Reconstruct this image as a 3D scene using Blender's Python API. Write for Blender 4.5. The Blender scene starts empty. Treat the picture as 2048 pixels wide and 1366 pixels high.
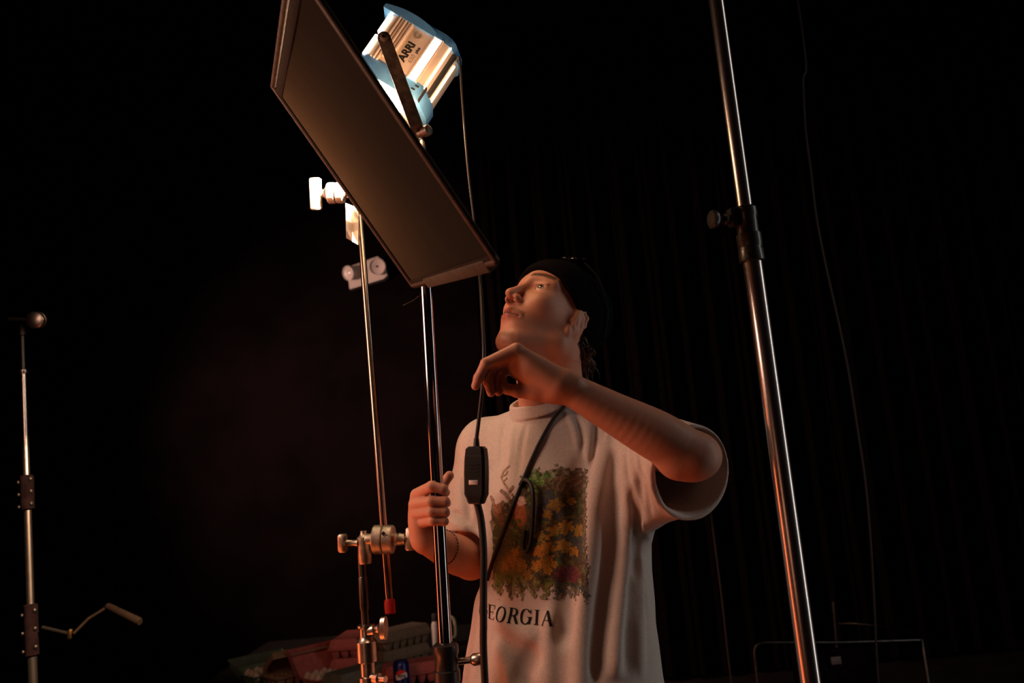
import bpy, math, random
import numpy as np
from mathutils import Vector, Matrix

random.seed(7)
rng = np.random.default_rng(7)
scene = bpy.context.scene
COL = scene.collection

# ------------------------------------------------------------------ camera
W, H, FPX = 2048.0, 1366.0, 1707.0
CAM = np.array([0.0, 0.0, 1.27])
_th, _ro = math.radians(9.0), math.radians(5.0)
_r = np.array([1.0, 0, 0]); FWD = np.array([0, math.cos(_th), math.sin(_th)]); _u = np.cross(_r, FWD)
RGT = _r * math.cos(_ro) - _u * math.sin(_ro)
UPV = _u * math.cos(_ro) + _r * math.sin(_ro)
cam_d = bpy.data.cameras.new('camera')
cam_d.sensor_width = 36.0
cam_d.lens = 36.0 * FPX / W
cam_d.clip_start = 0.02
cam_d.dof.use_dof = True
cam_d.dof.focus_distance = 1.72
cam_d.dof.aperture_fstop = 4.5
cam = bpy.data.objects.new('camera', cam_d)
COL.objects.link(cam)
cam.matrix_world = Matrix(((RGT[0], UPV[0], -FWD[0], CAM[0]), (RGT[1], UPV[1], -FWD[1], CAM[1]),
                           (RGT[2], UPV[2], -FWD[2], CAM[2]), (0, 0, 0, 1)))
scene.camera = cam

# ------------------------------------------------------------------ world, lights, exposure
world = bpy.data.worlds.new('dark_studio')
scene.world = world
world.use_nodes = True
world.node_tree.nodes['Background'].inputs[0].default_value = (0.0040, 0.0016, 0.0022, 1)
world.node_tree.nodes['Background'].inputs[1].default_value = 0.6


def area_light(name, loc, target, size, color, power, size_y=None, spread=180):
    d = bpy.data.lights.new(name, 'AREA')
    d.shape = 'RECTANGLE'; d.size = size; d.size_y = size_y or size
    d.color = color; d.energy = power; d.spread = math.radians(spread)
    o = bpy.data.objects.new(name, d); COL.objects.link(o)
    o.location = loc
    o.rotation_euler = (Vector(target) - Vector(loc)).to_track_quat('-Z', 'Y').to_euler()
    return o


area_light('warm_key_light', (-1.15, 1.22, 1.90), (0.0, 1.7, 1.42), 0.40, (1.0, 0.56, 0.40), 10.5, 0.6)
area_light('front_fill_light', (-1.15, -0.35, 0.95), (0.05, 1.7, 1.45), 0.5, (1.0, 0.44, 0.26), 0.9)
area_light('red_low_light', (-0.95, 1.45, 0.30), (0.1, 1.6, 1.35), 0.4, (1.0, 0.18, 0.05), 3.8)
area_light('red_strip_light', (-1.35, 1.68, 0.95), (0.0, 1.68, 1.0), 0.28, (1.0, 0.18, 0.06), 4.5, 1.0)
area_light('neutral_side_light', (2.6, 1.45, 1.75), (0.2, 1.65, 1.5), 0.35, (1.0, 0.92, 0.87), 12.0, 3.4)
area_light('added_back_fill', (-3.0, 3.5, 2.2), (-0.9, 5.2, 1.6), 0.4, (1.0, 0.58, 0.44), 18.0, spread=70)  # added unseen light that brightens the emergency light and egg cartons

vs = scene.view_settings
vs.view_transform = 'Standard'
vs.look = 'None'
vs.exposure = 0.0
vs.gamma = 1.0
vs.use_curve_mapping = False


# ------------------------------------------------------------------ helpers
def P(x, y, Y):
    """world point seen at pixel (x, y) of the 2048x1366 photograph, lying in the vertical plane at depth Y"""
    d = FWD + RGT * (x - W / 2) / FPX - UPV * (y - H / 2) / FPX
    return CAM + d * (Y / d[1])


def G(x, y, z):
    """world point seen at a pixel and lying at height z"""
    d = FWD + RGT * (x - W / 2) / FPX - UPV * (y - H / 2) / FPX
    return CAM + d * ((z - CAM[2]) / d[2])


def A(*v):
    return np.array(v, float)


def nrm(v):
    v = np.asarray(v, float)
    return v / np.linalg.norm(v)


def frame(d, hint=(0, 0, 1)):
    """columns: two side axes and d"""
    d = nrm(d)
    h = np.asarray(hint, float)
    if abs(d @ nrm(h)) > 0.98:
        h = A(0, 1, 0) if abs(d[1]) < 0.9 else A(1, 0, 0)
    a = nrm(np.cross(h, d)); b = np.cross(d, a)
    return a, b, d


class MB:
    def __init__(self):
        self.v = []; self.f = []

    def add(self, v, f):
        n = len(self.v)
        self.v.extend([tuple(float(c) for c in p) for p in v])
        self.f.extend([tuple(i + n for i in q) for q in f])
        return self

    def box(self, c, ax, half, bev=0.0):
        """oriented box with chamfered edges: ax three axes, half extents"""
        ax = [np.asarray(a, float) for a in ax]; c = np.asarray(c, float)
        if bev <= 0:
            vs_ = [c + ax[0] * half[0] * i + ax[1] * half[1] * j + ax[2] * half[2] * k for i in (-1, 1) for j in (-1, 1) for k in (-1, 1)]
            fs = [(0, 1, 3, 2), (4, 6, 7, 5), (0, 4, 5, 1), (2, 3, 7, 6), (0, 2, 6, 4), (1, 5, 7, 3)]
            return self.add(vs_, fs)
        h0, h1, h2 = half; b = bev
        out = [(h0 - b, -h1), (h0, -h1 + b), (h0, h1 - b), (h0 - b, h1), (-h0 + b, h1), (-h0, h1 - b), (-h0, -h1 + b), (-h0 + b, -h1)]
        k_ = lambda q, s: (q[0] * s[0], q[1] * s[1])
        rings = []
        for z, sh in ((-h2, 1), (-h2 + b, 0), (h2 - b, 0), (h2, 1)):
            ring = []
            for x, y in out:
                sx = (h0 - b) / h0 if sh else 1; sy = (h1 - b) / h1 if sh else 1
                ring.append(c + ax[0] * x * sx + ax[1] * y * sy + ax[2] * z)
            rings.append(ring)
        return self.loft(rings, True, True)

    def loft(self, rings, cap0=False, cap1=False, closed=True):
        n = len(rings[0]); vs_ = [p for r in rings for p in r]; fs = []
        for i in range(len(rings) - 1):
            for j in range(n if closed else n - 1):
                k = (j + 1) % n
                fs.append((i * n + j, i * n + k, (i + 1) * n + k, (i + 1) * n + j))
        if cap0: fs.append(tuple(range(n - 1, -1, -1)))
        if cap1: fs.append(tuple((len(rings) - 1) * n + j for j in range(n)))
        return self.add(vs_, fs)

    def lathe(self, o, d, prof, seg=24, cap=True, hint=(0, 0, 1)):
        """prof: (distance along d, radius)"""
        a, b, d = frame(d, hint); o = np.asarray(o, float)
        rings = []
        for t, r in prof:
            r = max(r, 1e-5)
            rings.append([o + d * t + (a * math.cos(2 * math.pi * j / seg) + b * math.sin(2 * math.pi * j / seg)) * r for j in range(seg)])
        return self.loft(rings, cap, cap)

    def cyl(self, p, q, r, r2=None, seg=20, bev=0.0):
        p = np.asarray(p, float); q = np.asarray(q, float); L = np.linalg.norm(q - p); r2 = r if r2 is None else r2
        if bev: prof = [(0, r - bev), (bev, r), (L - bev, r2), (L, r2 - bev)]
        else: prof = [(0, r), (L, r2)]
        return self.lathe(p, q - p, prof, seg)

    def tube(self, pts, r, seg=10, cap=True):
        pts = [np.asarray(p, float) for p in pts]; n = len(pts)
        rr = r if hasattr(r, '__len__') else [r] * n
        rings = []; a = None
        for i in range(n):
            t = nrm(pts[min(i + 1, n - 1)] - pts[max(i - 1, 0)])
            if a is None: a = frame(t)[0]
            a = nrm(a - t * (a @ t)); b = np.cross(t, a)
            rings.append([pts[i] + (a * math.cos(2 * math.pi * j / seg) + b * math.sin(2 * math.pi * j / seg)) * rr[i] for j in range(seg)])
        return self.loft(rings, cap, cap)

    def prism(self, poly, o, ax, ay, n, depth, bev=0.0):
        """polygon (x, y) in the plane of ax, ay extruded by depth along n"""
        o = np.asarray(o, float)
        r0 = [o + ax * x + ay * y for x, y in poly]
        r1 = [p + n * depth for p in r0]
        return self.loft([r0, r1], True, True)

    def build(self, name, mat, parent=None, smooth=True, angle=40, base=None):
        off = A(0, 0, 0)
        q = parent
        while q is not None:
            off = off + np.array(q.location); q = q.parent
        v = np.array(self.v)
        o_loc = A(0, 0, 0)
        if parent is None:
            lo, hi = v.min(0), v.max(0)
            o_loc = A((lo[0] + hi[0]) / 2, (lo[1] + hi[1]) / 2, lo[2]) if base is None else np.asarray(base, float)
        v = v - off - o_loc
        me = bpy.data.meshes.new(name)
        me.from_pydata([tuple(p) for p in v], [], self.f)
        me.update()
        fix_normals(me)
        o = bpy.data.objects.new(name, me); COL.objects.link(o)
        o.parent = parent; o.location = o_loc
        me.materials.append(mat)
        if smooth:
            me.shade_smooth()
            try: me.set_sharp_from_angle(angle=math.radians(angle))
            except Exception: pass
        return o


def fix_normals(me):
    import bmesh
    bm = bmesh.new(); bm.from_mesh(me)
    bmesh.ops.recalc_face_normals(bm, faces=bm.faces)
    bm.to_mesh(me); bm.free()


def arr_mesh(name, v, f, mat, parent=None, col=None, smooth=True):
    """fast mesh from numpy arrays of vertices and quads"""
    off = A(0, 0, 0); q = parent
    while q is not None:
        off = off + np.array(q.location); q = q.parent
    me = bpy.data.meshes.new(name)
    nv, nf = len(v), len(f)
    me.vertices.add(nv); me.vertices.foreach_set('co', (v - off).astype(np.float32).ravel())
    me.loops.add(nf * 4); me.loops.foreach_set('vertex_index', f.astype(np.int32).ravel())
    me.polygons.add(nf)
    me.polygons.foreach_set('loop_start', np.arange(0, nf * 4, 4, dtype=np.int32))
    me.polygons.foreach_set('loop_total', np.full(nf, 4, dtype=np.int32))
    me.update(calc_edges=True); me.validate()
    if col is not None:
        ca = me.color_attributes.new('Col', 'FLOAT_COLOR', 'POINT')
        c4 = np.ones((nv, 4), np.float32); c4[:, :3] = col
        ca.data.foreach_set('color', c4.ravel())
    me.materials.append(mat)
    o = bpy.data.objects.new(name, me); COL.objects.link(o); o.parent = parent
    if smooth: me.shade_smooth()
    return o


def empty(name, loc):
    o = bpy.data.objects.new(name, None); COL.objects.link(o)
    o.location = tuple(float(c) for c in loc); o.empty_display_size = 0.1
    return o


def tag(o, label=None, cat=None, group=None, kind=None):
    if label: o['label'] = label
    if cat: o['category'] = cat
    if group: o['group'] = group
    if kind: o['kind'] = kind
    return o


def smooth_path(pts, n=8):
    """Catmull-Rom through points"""
    pts = [np.asarray(p, float) for p in pts]
    q = [2 * pts[0] - pts[1]] + pts + [2 * pts[-1] - pts[-2]]
    out = []
    for i in range(1, len(q) - 2):
        for t in np.linspace(0, 1, n, endpoint=False):
            a, b, c, d = q[i - 1], q[i], q[i + 1], q[i + 2]
            out.append(0.5 * (2 * b + (c - a) * t + (2 * a - 5 * b + 4 * c - d) * t * t + (3 * b - a - 3 * c + d) * t ** 3))
    out.append(pts[-1])
    return out


# ------------------------------------------------------------------ materials
def mat(name, color, rough=0.5, metal=0.0, var=0.0, scale=40.0, bump=0.0, bscale=200.0, color2=None, coat=0.0, stretch=None, spec=0.5):
    m = bpy.data.materials.new(name); m.use_nodes = True
    nt = m.node_tree; b = nt.nodes['Principled BSDF']
    b.inputs['Base Color'].default_value = (*color, 1); b.inputs['Roughness'].default_value = rough
    b.inputs['Metallic'].default_value = metal; b.inputs['Coat Weight'].default_value = coat
    b.inputs['Specular IOR Level'].default_value = spec
    tc = nt.nodes.new('ShaderNodeTexCoord'); mp = nt.nodes.new('ShaderNodeMapping')
    nt.links.new(tc.outputs['Object'], mp.inputs['Vector'])
    if stretch: mp.inputs['Scale'].default_value = stretch
    if var > 0 or color2:
        no = nt.nodes.new('ShaderNodeTexNoise'); no.inputs['Scale'].default_value = scale; no.inputs['Detail'].default_value = 6
        nt.links.new(mp.outputs[0], no.inputs['Vector'])
        mx = nt.nodes.new('ShaderNodeMix'); mx.data_type = 'RGBA'
        c2 = color2 or tuple(max(0, c * (1 - var)) for c in color)
        c1 = color if color2 else tuple(min(1, c * (1 + var)) for c in color)
        mx.inputs[6].default_value = (*c1, 1); mx.inputs[7].default_value = (*c2, 1)
        rp = nt.nodes.new('ShaderNodeValToRGB'); rp.color_ramp.elements[0].position = 0.35; rp.color_ramp.elements[1].position = 0.65
        nt.links.new(no.outputs[0], rp.inputs[0]); nt.links.new(rp.outputs[0], mx.inputs[0])
        nt.links.new(mx.outputs[2], b.inputs['Base Color'])
    if bump > 0:
        n2 = nt.nodes.new('ShaderNodeTexNoise'); n2.inputs['Scale'].default_value = bscale; n2.inputs['Detail'].default_value = 4
        nt.links.new(mp.outputs[0], n2.inputs['Vector'])
        bp = nt.nodes.new('ShaderNodeBump'); bp.inputs['Strength'].default_value = bump; bp.inputs['Distance'].default_value = 0.002
        nt.links.new(n2.outputs[0], bp.inputs['Height']); nt.links.new(bp.outputs[0], b.inputs['Normal'])
    return m


def attr_mat(name, rough=0.6, sss=0.0, bump=0.0, bscale=300.0, spec=0.5):
    m = mat(name, (0.5, 0.5, 0.5), rough, 0, bump=bump, bscale=bscale, spec=spec)
    nt = m.node_tree; b = nt.nodes['Principled BSDF']
    at = nt.nodes.new('ShaderNodeAttribute'); at.attribute_name = 'Col'
    nt.links.new(at.outputs['Color'], b.inputs['Base Color'])
    if sss:
        b.inputs['Subsurface Weight'].default_value = sss
        b.inputs['Subsurface Radius'].default_value = (1.0, 0.35, 0.18)
        b.inputs['Subsurface Scale'].default_value = 0.008
    return m


def emit_mat(name, color, strength):
    m = bpy.data.materials.new(name); m.use_nodes = True
    nt = m.node_tree; b = nt.nodes['Principled BSDF']
    b.inputs['Base Color'].default_value = (*color, 1)
    b.inputs['Emission Color'].default_value = (*color, 1); b.inputs['Emission Strength'].default_value = strength
    return m


M = dict(
    chrome=mat('chrome', (0.36, 0.36, 0.40), 0.11, 1.0, var=0.05, scale=30),
    steel=mat('brushed_steel', (0.55, 0.50, 0.44), 0.32, 1.0, var=0.15, scale=60, bump=0.05, bscale=500),
    dark_steel=mat('dark_steel', (0.10, 0.095, 0.09), 0.38, 1.0, var=0.2, scale=30),
    cast=mat('grip_casting', (0.52, 0.46, 0.37), 0.4, 1.0, var=0.2, scale=90, bump=0.25, bscale=700),
    black_metal=mat('black_painted_metal', (0.022, 0.021, 0.022), 0.35, 0.0, var=0.2, scale=50),
    black_plastic=mat('black_plastic', (0.016, 0.015, 0.015), 0.35, 0.0),
    rubber=mat('black_rubber', (0.012, 0.011, 0.011), 0.55, 0.0, bump=0.05, bscale=900),
    wall=mat('black_wall_paint', (0.0045, 0.0026, 0.0030), 1.0, 0.0, var=0.3, scale=3, spec=0.02),
    floor=mat('dark_studio_floor', (0.016, 0.012, 0.012), 0.85, 0.0, var=0.3, scale=5, spec=0.15),
    drape=mat('black_velour', (0.0045, 0.0025, 0.003), 1.0, 0.0, var=0.3, scale=40, spec=0.0),
    red_cap=mat('red_dipped_plastic', (0.55, 0.015, 0.01), 0.4),
    beige=mat('beige_aluminium', (0.86, 0.74, 0.62), 0.5, 0.2, var=0.06, scale=30),
    blue=mat('blue_painted_casting', (0.09, 0.30, 0.62), 0.4, 0.0, var=0.1, scale=40, bump=0.1, bscale=600),
    pale_blue=mat('worn_blue_front_casting', (0.13, 0.40, 0.78), 0.35, 0.0, var=0.1, scale=60),
    yoke=mat('worn_black_yoke', (0.14, 0.09, 0.06), 0.45, 0.3, var=0.4, scale=70, bump=0.15, bscale=300),
    ink=mat('black_ink', (0.015, 0.013, 0.012), 0.6),
    white_plastic=mat('white_plastic', (0.72, 0.62, 0.58), 0.4, 0.0),
    egg=mat('eggshell', (0.52, 0.40, 0.30), 0.5, 0.0, var=0.05, scale=60, bump=0.05, bscale=900),
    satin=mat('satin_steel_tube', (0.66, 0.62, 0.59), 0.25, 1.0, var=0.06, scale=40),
    satin_dim=mat('dimmed_steel_tube', (0.16, 0.14, 0.13), 0.35, 1.0, var=0.1, scale=40),  # satin tube darkened in colour so the far left stand stays dim
    arm_steel=mat('grip_rod_steel', (0.36, 0.27, 0.22), 0.24, 1.0, var=0.08, scale=50),
    black_satin=mat('black_satin_metal', (0.030, 0.029, 0.028), 0.38, 0.0, var=0.15, scale=60, coat=0.3),
    cast_pale=mat('pale_grip_casting', (0.74, 0.66, 0.56), 0.45, 0.4, var=0.1, scale=90),
    foil=mat('crumpled_foil', (0.85, 0.76, 0.66), 0.25, 0.7),
    tape=mat('dirty_tape', (0.060, 0.042, 0.022), 0.8, 0.0, var=0.2, scale=60),
    flag_hem=mat('flag_hem_cloth', (0.026, 0.018, 0.013), 0.95, 0.0, var=0.2, scale=150, spec=0.1),
    ink_faint=mat('worn_ink', (0.30, 0.24, 0.19), 0.6),
    cable=mat('grey_cable', (0.030, 0.024, 0.020), 0.4, 0.0),
    cable_dim=mat('dark_cable', (0.008, 0.008, 0.0085), 0.5, 0.0),
    dark_plastic=mat('dark_plastic', (0.05, 0.045, 0.04), 0.5, 0.0),
    cream=mat('cream_plastic', (0.50, 0.45, 0.30), 0.5, 0.0),
    table=mat('dark_tabletop', (0.006, 0.005, 0.0045), 0.6, 0.0, var=0.2, scale=10),
    can_blue=mat('can_blue', (0.010, 0.022, 0.14), 0.25, 0.3),
    can_red=mat('can_red', (0.60, 0.03, 0.03), 0.35, 0.0),
    can_white=mat('can_white', (0.75, 0.72, 0.70), 0.35, 0.0),
    brass=mat('brass', (0.25, 0.15, 0.06), 0.35, 1.0),
    wood=mat('dimmed_wood', (0.0045, 0.0020, 0.0010), 0.8, 0.0, var=0.3, scale=40, spec=0.1),  # wood colour darkened to keep the handle faint in the lamp beam
    frame_paint=mat('worn_painted_steel', (0.10, 0.065, 0.045), 0.6, 0.4, var=0.3, scale=60),
    steel_dimmed=mat('dimmed_steel', (0.016, 0.014, 0.013), 0.5, 0.8),  # steel darkened in colour so parts reached by the beam look unlit
    tag=mat('grey_tag', (0.10, 0.10, 0.10), 0.6, 0.0),
)
# dark flag cloth: a thin weave that lets a little lamp light through
fm = mat('flag_cloth', (0.0075, 0.0050, 0.0042), 1.0, 0.0, var=0.25, scale=8, bump=0.2, bscale=900, spec=0.0, stretch=(1, 6, 1))
_nt = fm.node_tree; _out = [n for n in _nt.nodes if n.type == 'OUTPUT_MATERIAL'][0]
_tr = _nt.nodes.new('ShaderNodeBsdfTranslucent'); _tr.inputs[0].default_value = (0.055, 0.032, 0.020, 1)
_mx = _nt.nodes.new('ShaderNodeAddShader')
_nt.links.new(_nt.nodes['Principled BSDF'].outputs[0], _mx.inputs[0]); _nt.links.new(_tr.outputs[0], _mx.inputs[1])
_nt.links.new(_mx.outputs[0], _out.inputs[0])
M['flag_cloth'] = fm
M['gloss'] = mat('glossy_black', (0.01, 0.01, 0.012), 0.06)
M['stripe_emit'] = emit_mat('emissive_stripe_paint', (1.0, 0.80, 0.58), 11.0)  # emission stands in for the bright stripes along the lamp body
M['lens'] = emit_mat('lit_lens', (1.0, 0.74, 0.46), 40.0)
M['thin_stripe_emit'] = emit_mat('emissive_thin_stripe_paint', (1.0, 0.70, 0.42), 4.0)  # weaker emission standing in for the thin bright ridges

# ------------------------------------------------------------------ the dark studio shell
def wall_box(name, lo, hi, m):
    lo, hi = A(*lo), A(*hi)
    o = MB().box((lo + hi) / 2, (A(1, 0, 0), A(0, 1, 0), A(0, 0, 1)), (hi - lo) / 2).build(name, m, smooth=False)
    return tag(o, kind='structure')


wall_box('floor', (-4.5, -2.0, -0.1), (4.5, 5.5, 0.0), M['floor'])
wall_box('wall_back', (-4.5, 5.5, -0.1), (4.5, 5.65, 4.2), M['wall'])
wall_box('wall_left', (-4.65, -2.0, -0.1), (-4.5, 5.65, 4.2), M['wall'])
wall_box('wall_right', (4.5, -2.0, -0.1), (4.65, 5.65, 4.2), M['wall'])
wall_box('ceiling', (-4.65, -2.0, 4.2), (4.65, 5.65, 4.3), M['wall'])
# pleated black drape hanging on the right half of the back wall
mb = MB(); top = []; bot = []
for i in range(401):
    x = -0.2 + 4.5 * i / 400
    y = 5.32 + 0.05 * math.sin(i * 0.42) + 0.02 * math.sin(i * 1.13 + 1)
    top.append(A(x, y, 4.05)); bot.append(A(x, y + 0.02 * math.sin(i * 0.3), 0.03))
back_t = [p + A(0, 0.012, 0) for p in top]; back_b = [p + A(0, 0.012, 0) for p in bot]
ring = lambda a, b: a + b[::-1]
mb.loft([ring(bot, back_b), ring(top, back_t)], True, True)
drape = mb.build('stage_drape', M['drape'])
tag(drape, 'black pleated stage drape hanging along the back wall', 'curtain')


# ------------------------------------------------------------------ signed distance modelling (bodies and cloth)
def smin(a, b, k):
    h = np.clip(0.5 + 0.5 * (b - a) / k, 0, 1)
    return b + (a - b) * h - k * h * (1 - h)


def smax(a, b, k):
    return -smin(-a, -b, k)


class Prim:
    def __init__(self, fn, c, r):
        self.fn, self.c, self.r = fn, np.asarray(c, float), r

    def ev(self, p, c=None, r=None):
        return self.fn(p)


def rc(a, b, ra, rb=None):
    a = np.asarray(a, float); b = np.asarray(b, float); rb = ra if rb is None else rb
    ba = b - a; L = max(ba @ ba, 1e-12)

    def fn(p):
        q = p - a
        h = np.clip((q @ ba) / L, 0, 1)
        return np.sqrt(((q - h[:, None] * ba) ** 2).sum(1)) - (ra + (rb - ra) * h)
    return Prim(fn, (a + b) / 2, math.sqrt(L) / 2 + max(ra, rb))


def ell(c, rad, R=None):
    c = np.asarray(c, float); rad = np.asarray(rad, float)
    R = np.eye(3) if R is None else R

    def fn(p):
        q = (p - c) @ R
        k0 = np.sqrt(((q / rad) ** 2).sum(1)); k1 = np.sqrt(((q / rad ** 2) ** 2).sum(1))
        return k0 * (k0 - 1) / np.maximum(k1, 1e-9)
    return Prim(fn, c, rad.max())


def plane(o, n):
    o = np.asarray(o, float); n = nrm(n)
    return Prim(lambda p: (p - o) @ n, o, 50.0)


class Grp:
    """items: (op, node, k) with op '+' union, '-' cut, '&' intersect, 'f' warp of the distance"""
    def __init__(self, items):
        self.items = items
        cs = [(n.c, n.r) for op, n, k in items if op == '+']
        lo = np.min([c - r for c, r in cs], 0); hi = np.max([c + r for c, r in cs], 0)
        self.c = (lo + hi) / 2; self.r = float(np.linalg.norm(hi - lo) / 2)

    def ev(self, p, c=None, r=None):
        d = None
        for op, n, k in self.items:
            if c is not None and op in '+-' and np.linalg.norm(n.c - c) - n.r > r + k + 0.012: continue
            if op == '+':
                e = n.ev(p, c, r)
                d = e if d is None else (np.minimum(d, e) if k <= 0 else smin(d, e, k))
            elif d is not None:
                if op == '-': d = smax(d, -n.ev(p, c, r), max(k, 1e-5))
                elif op == '&': d = smax(d, n.ev(p, c, r), max(k, 1e-5))
                elif op == 'f': d = n(p, d)
                elif op == 'w' and (c is None or np.linalg.norm(n.c - c) - n.r < r): d = d - n.fn(p, c, r)
        return np.full(len(p), 1.0) if d is None else d


def chain(pts, rad, k=0.004):
    return Grp([('+', rc(pts[i], pts[i + 1], rad[i], rad[i + 1]), k) for i in range(len(pts) - 1)])


def polygonise(node, lo, hi, h, B=16):
    lo = np.asarray(lo, float); n = np.ceil((np.asarray(hi) - lo) / h / B).astype(int)
    D = np.ones(tuple(n * B), np.float32)
    ax = [lo[i] + (np.arange(n[i]) + 0.5) * B * h for i in range(3)]
    cc = np.stack(np.meshgrid(*ax, indexing='ij'), -1).reshape(-1, 3) - h / 2
    dc = node.ev(cc)
    hr = B * h * 0.87
    idx = np.arange(B) * h
    loc = np.stack(np.meshgrid(idx, idx, idx, indexing='ij'), -1).reshape(-1, 3)
    for bi in range(len(cc)):
        i, j, k = np.unravel_index(bi, tuple(n))
        if abs(dc[bi]) > hr * 1.6 + 0.012:
            if dc[bi] < 0: D[i * B:i * B + B, j * B:j * B + B, k * B:k * B + B] = -1
            continue
        o = lo + np.array([i, j, k]) * B * h
        D[i * B:i * B + B, j * B:j * B + B, k * B:k * B + B] = node.ev(loc + o, cc[bi], hr).reshape(B, B, B)
    return surface_nets(D, lo, h)


def surface_nets(D, lo, h):
    S = D < 0
    nx, ny, nz = D.shape
    cnt = np.zeros((nx - 1, ny - 1, nz - 1), np.uint8)
    for a in (0, 1):
        for b in (0, 1):
            for c in (0, 1):
                cnt += S[a:nx - 1 + a, b:ny - 1 + b, c:nz - 1 + c]
    act = np.argwhere((cnt > 0) & (cnt < 8))
    ind = np.full(cnt.shape, -1, np.int32); ind[tuple(act.T)] = np.arange(len(act))
    pos = np.zeros((len(act), 3)); wt = np.zeros(len(act))
    cor = [(a, b, c) for a in (0, 1) for b in (0, 1) for c in (0, 1)]
    for p in range(8):
        for q in range(p + 1, 8):
            dd = np.abs(np.array(cor[p]) - np.array(cor[q]))
            if dd.sum() != 1: continue
            va = D[tuple((act + cor[p]).T)]; vb = D[tuple((act + cor[q]).T)]
            m = (va < 0) != (vb < 0)
            t = np.where(m, va / np.where(m, va - vb, 1), 0)
            pt = np.array(cor[p]) + t[:, None] * (np.array(cor[q]) - np.array(cor[p]))
            pos += np.where(m[:, None], pt, 0); wt += m
    V = lo + (act + pos / wt[:, None]) * h
    F = []
    for axis in range(3):
        o = [0, 0, 0]; o[axis] = 1
        a = S[:nx - o[0], :ny - o[1], :nz - o[2]]; b = S[o[0]:, o[1]:, o[2]:]
        e = np.argwhere(a != b)
        u, w = [(1, 2), (2, 0), (0, 1)][axis]
        ok = (e[:, u] > 0) & (e[:, w] > 0) & (e[:, u] < D.shape[u] - 1) & (e[:, w] < D.shape[w] - 1)
        e = e[ok]
        def cell(du, dw):
            c = e.copy(); c[:, u] -= du; c[:, w] -= dw
            return ind[tuple(c.T)]
        q = np.stack([cell(1, 1), cell(0, 1), cell(0, 0), cell(1, 0)], 1)
        s = S[tuple(e.T)]
        q[~s] = q[~s][:, ::-1]
        F.append(q)
    return V, np.concatenate(F)


def march(node, o, d, t0=0.0, t1=2.5, n=60):
    """distance along rays o + t d to the first hit (arrays), by damped sphere tracing"""
    o = np.atleast_2d(o).astype(float); d = np.broadcast_to(np.atleast_2d(d).astype(float), o.shape)
    t = np.full(len(o), t0)
    for _ in range(n):
        t = t + np.clip(node.ev(o + d * t[:, None]), -0.01, 0.2) * 0.75
        t = np.minimum(t, t1)
    return t

# ------------------------------------------------------------------ the person
HR = np.array([[-0.5479, 0.6743, 0.4952], [-0.5506, -0.7363, 0.3934], [0.6298, -0.0571, 0.7746]])   # head axes: forward, left, crown
HR = np.stack([nrm(HR[:, 0]), nrm(HR[:, 1] - nrm(HR[:, 0]) * (HR[:, 1] @ nrm(HR[:, 0]))), np.cross(nrm(HR[:, 0]), nrm(HR[:, 1]))], 1)
HO = A(0.0743, 1.6973, 1.5651)


def hl(x, y, z):
    return HO + HR @ A(x, y, z)


def hell(c, rad, tilt=None):
    R = HR if tilt is None else HR @ tilt
    return ell(hl(*c), rad, R)


def hrc(a, b, ra, rb=None):
    return rc(hl(*a), hl(*b), ra, rb)


def rotm(axis, deg):
    return np.array(Matrix.Rotation(math.radians(deg), 3, Vector(axis)))


head = [('+', hell((-0.014, 0, 0.045), (0.096, 0.075, 0.086)), 0),
        ('+', hell((0.030, 0, 0.050), (0.062, 0.062, 0.062)), 0.02),
        ('+', hell((0.030, 0, -0.022), (0.056, 0.052, 0.076)), 0.035),
        ('+', hell((0.064, 0, -0.052), (0.028, 0.028, 0.034)), 0.026),
        ('+', hrc((0.058, -0.012, -0.094), (0.058, 0.012, -0.094), 0.0135), 0.016),
        ('+', hell((0.0665, 0, -0.095), (0.0150, 0.016, 0.0125)), 0.008)]
for s in (-1, 1):
    head += [('+', hrc((-0.004, s * 0.052, -0.050), (0.054, s * 0.017, -0.093), 0.015, 0.011), 0.030),
             ('+', hrc((-0.008, s * 0.058, 0.005), (-0.004, s * 0.052, -0.050), 0.014, 0.015), 0.030),
             ('+', hell((0.052, s * 0.042, -0.008), (0.026, 0.018, 0.020)), 0.034),
             ('+', hrc((0.084, s * 0.010, 0.041), (0.064, s * 0.048, 0.043), 0.0105, 0.009), 0.018),
             ('-', hell((0.100, s * 0.031, 0.022), (0.020, 0.020, 0.0125)), 0.014)]
head += [('+', hrc((0.085, 0, 0.034), (0.108, 0, -0.007), 0.0072, 0.0080), 0.010),
         ('+', hell((0.1115, 0, -0.0165), (0.0110, 0.0098, 0.0095)), 0.008)]
for s in (-1, 1):
    head += [('+', hell((0.0985, s * 0.0125, -0.0205), (0.0110, 0.0072, 0.0080)), 0.006),
             ('-', hell((0.1030, s * 0.0066, -0.0285), (0.0072, 0.0036, 0.0055)), 0.003)]
for s in (-1, 1):
    head += [('+', ell(hl(0.0705, s * 0.033, 0.0225), (0.0152, 0.0152, 0.0148)), 0.006),
             ('-', hell((0.088, s * 0.034, 0.0215), (0.0140, 0.0155, 0.0082), rotm((1, 0, 0), -s * 5)), 0.0014),
             ('+', hrc((0.0860, s * 0.021, 0.0312), (0.0785, s * 0.048, 0.0308), 0.0022, 0.0018), 0.003)]
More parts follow.
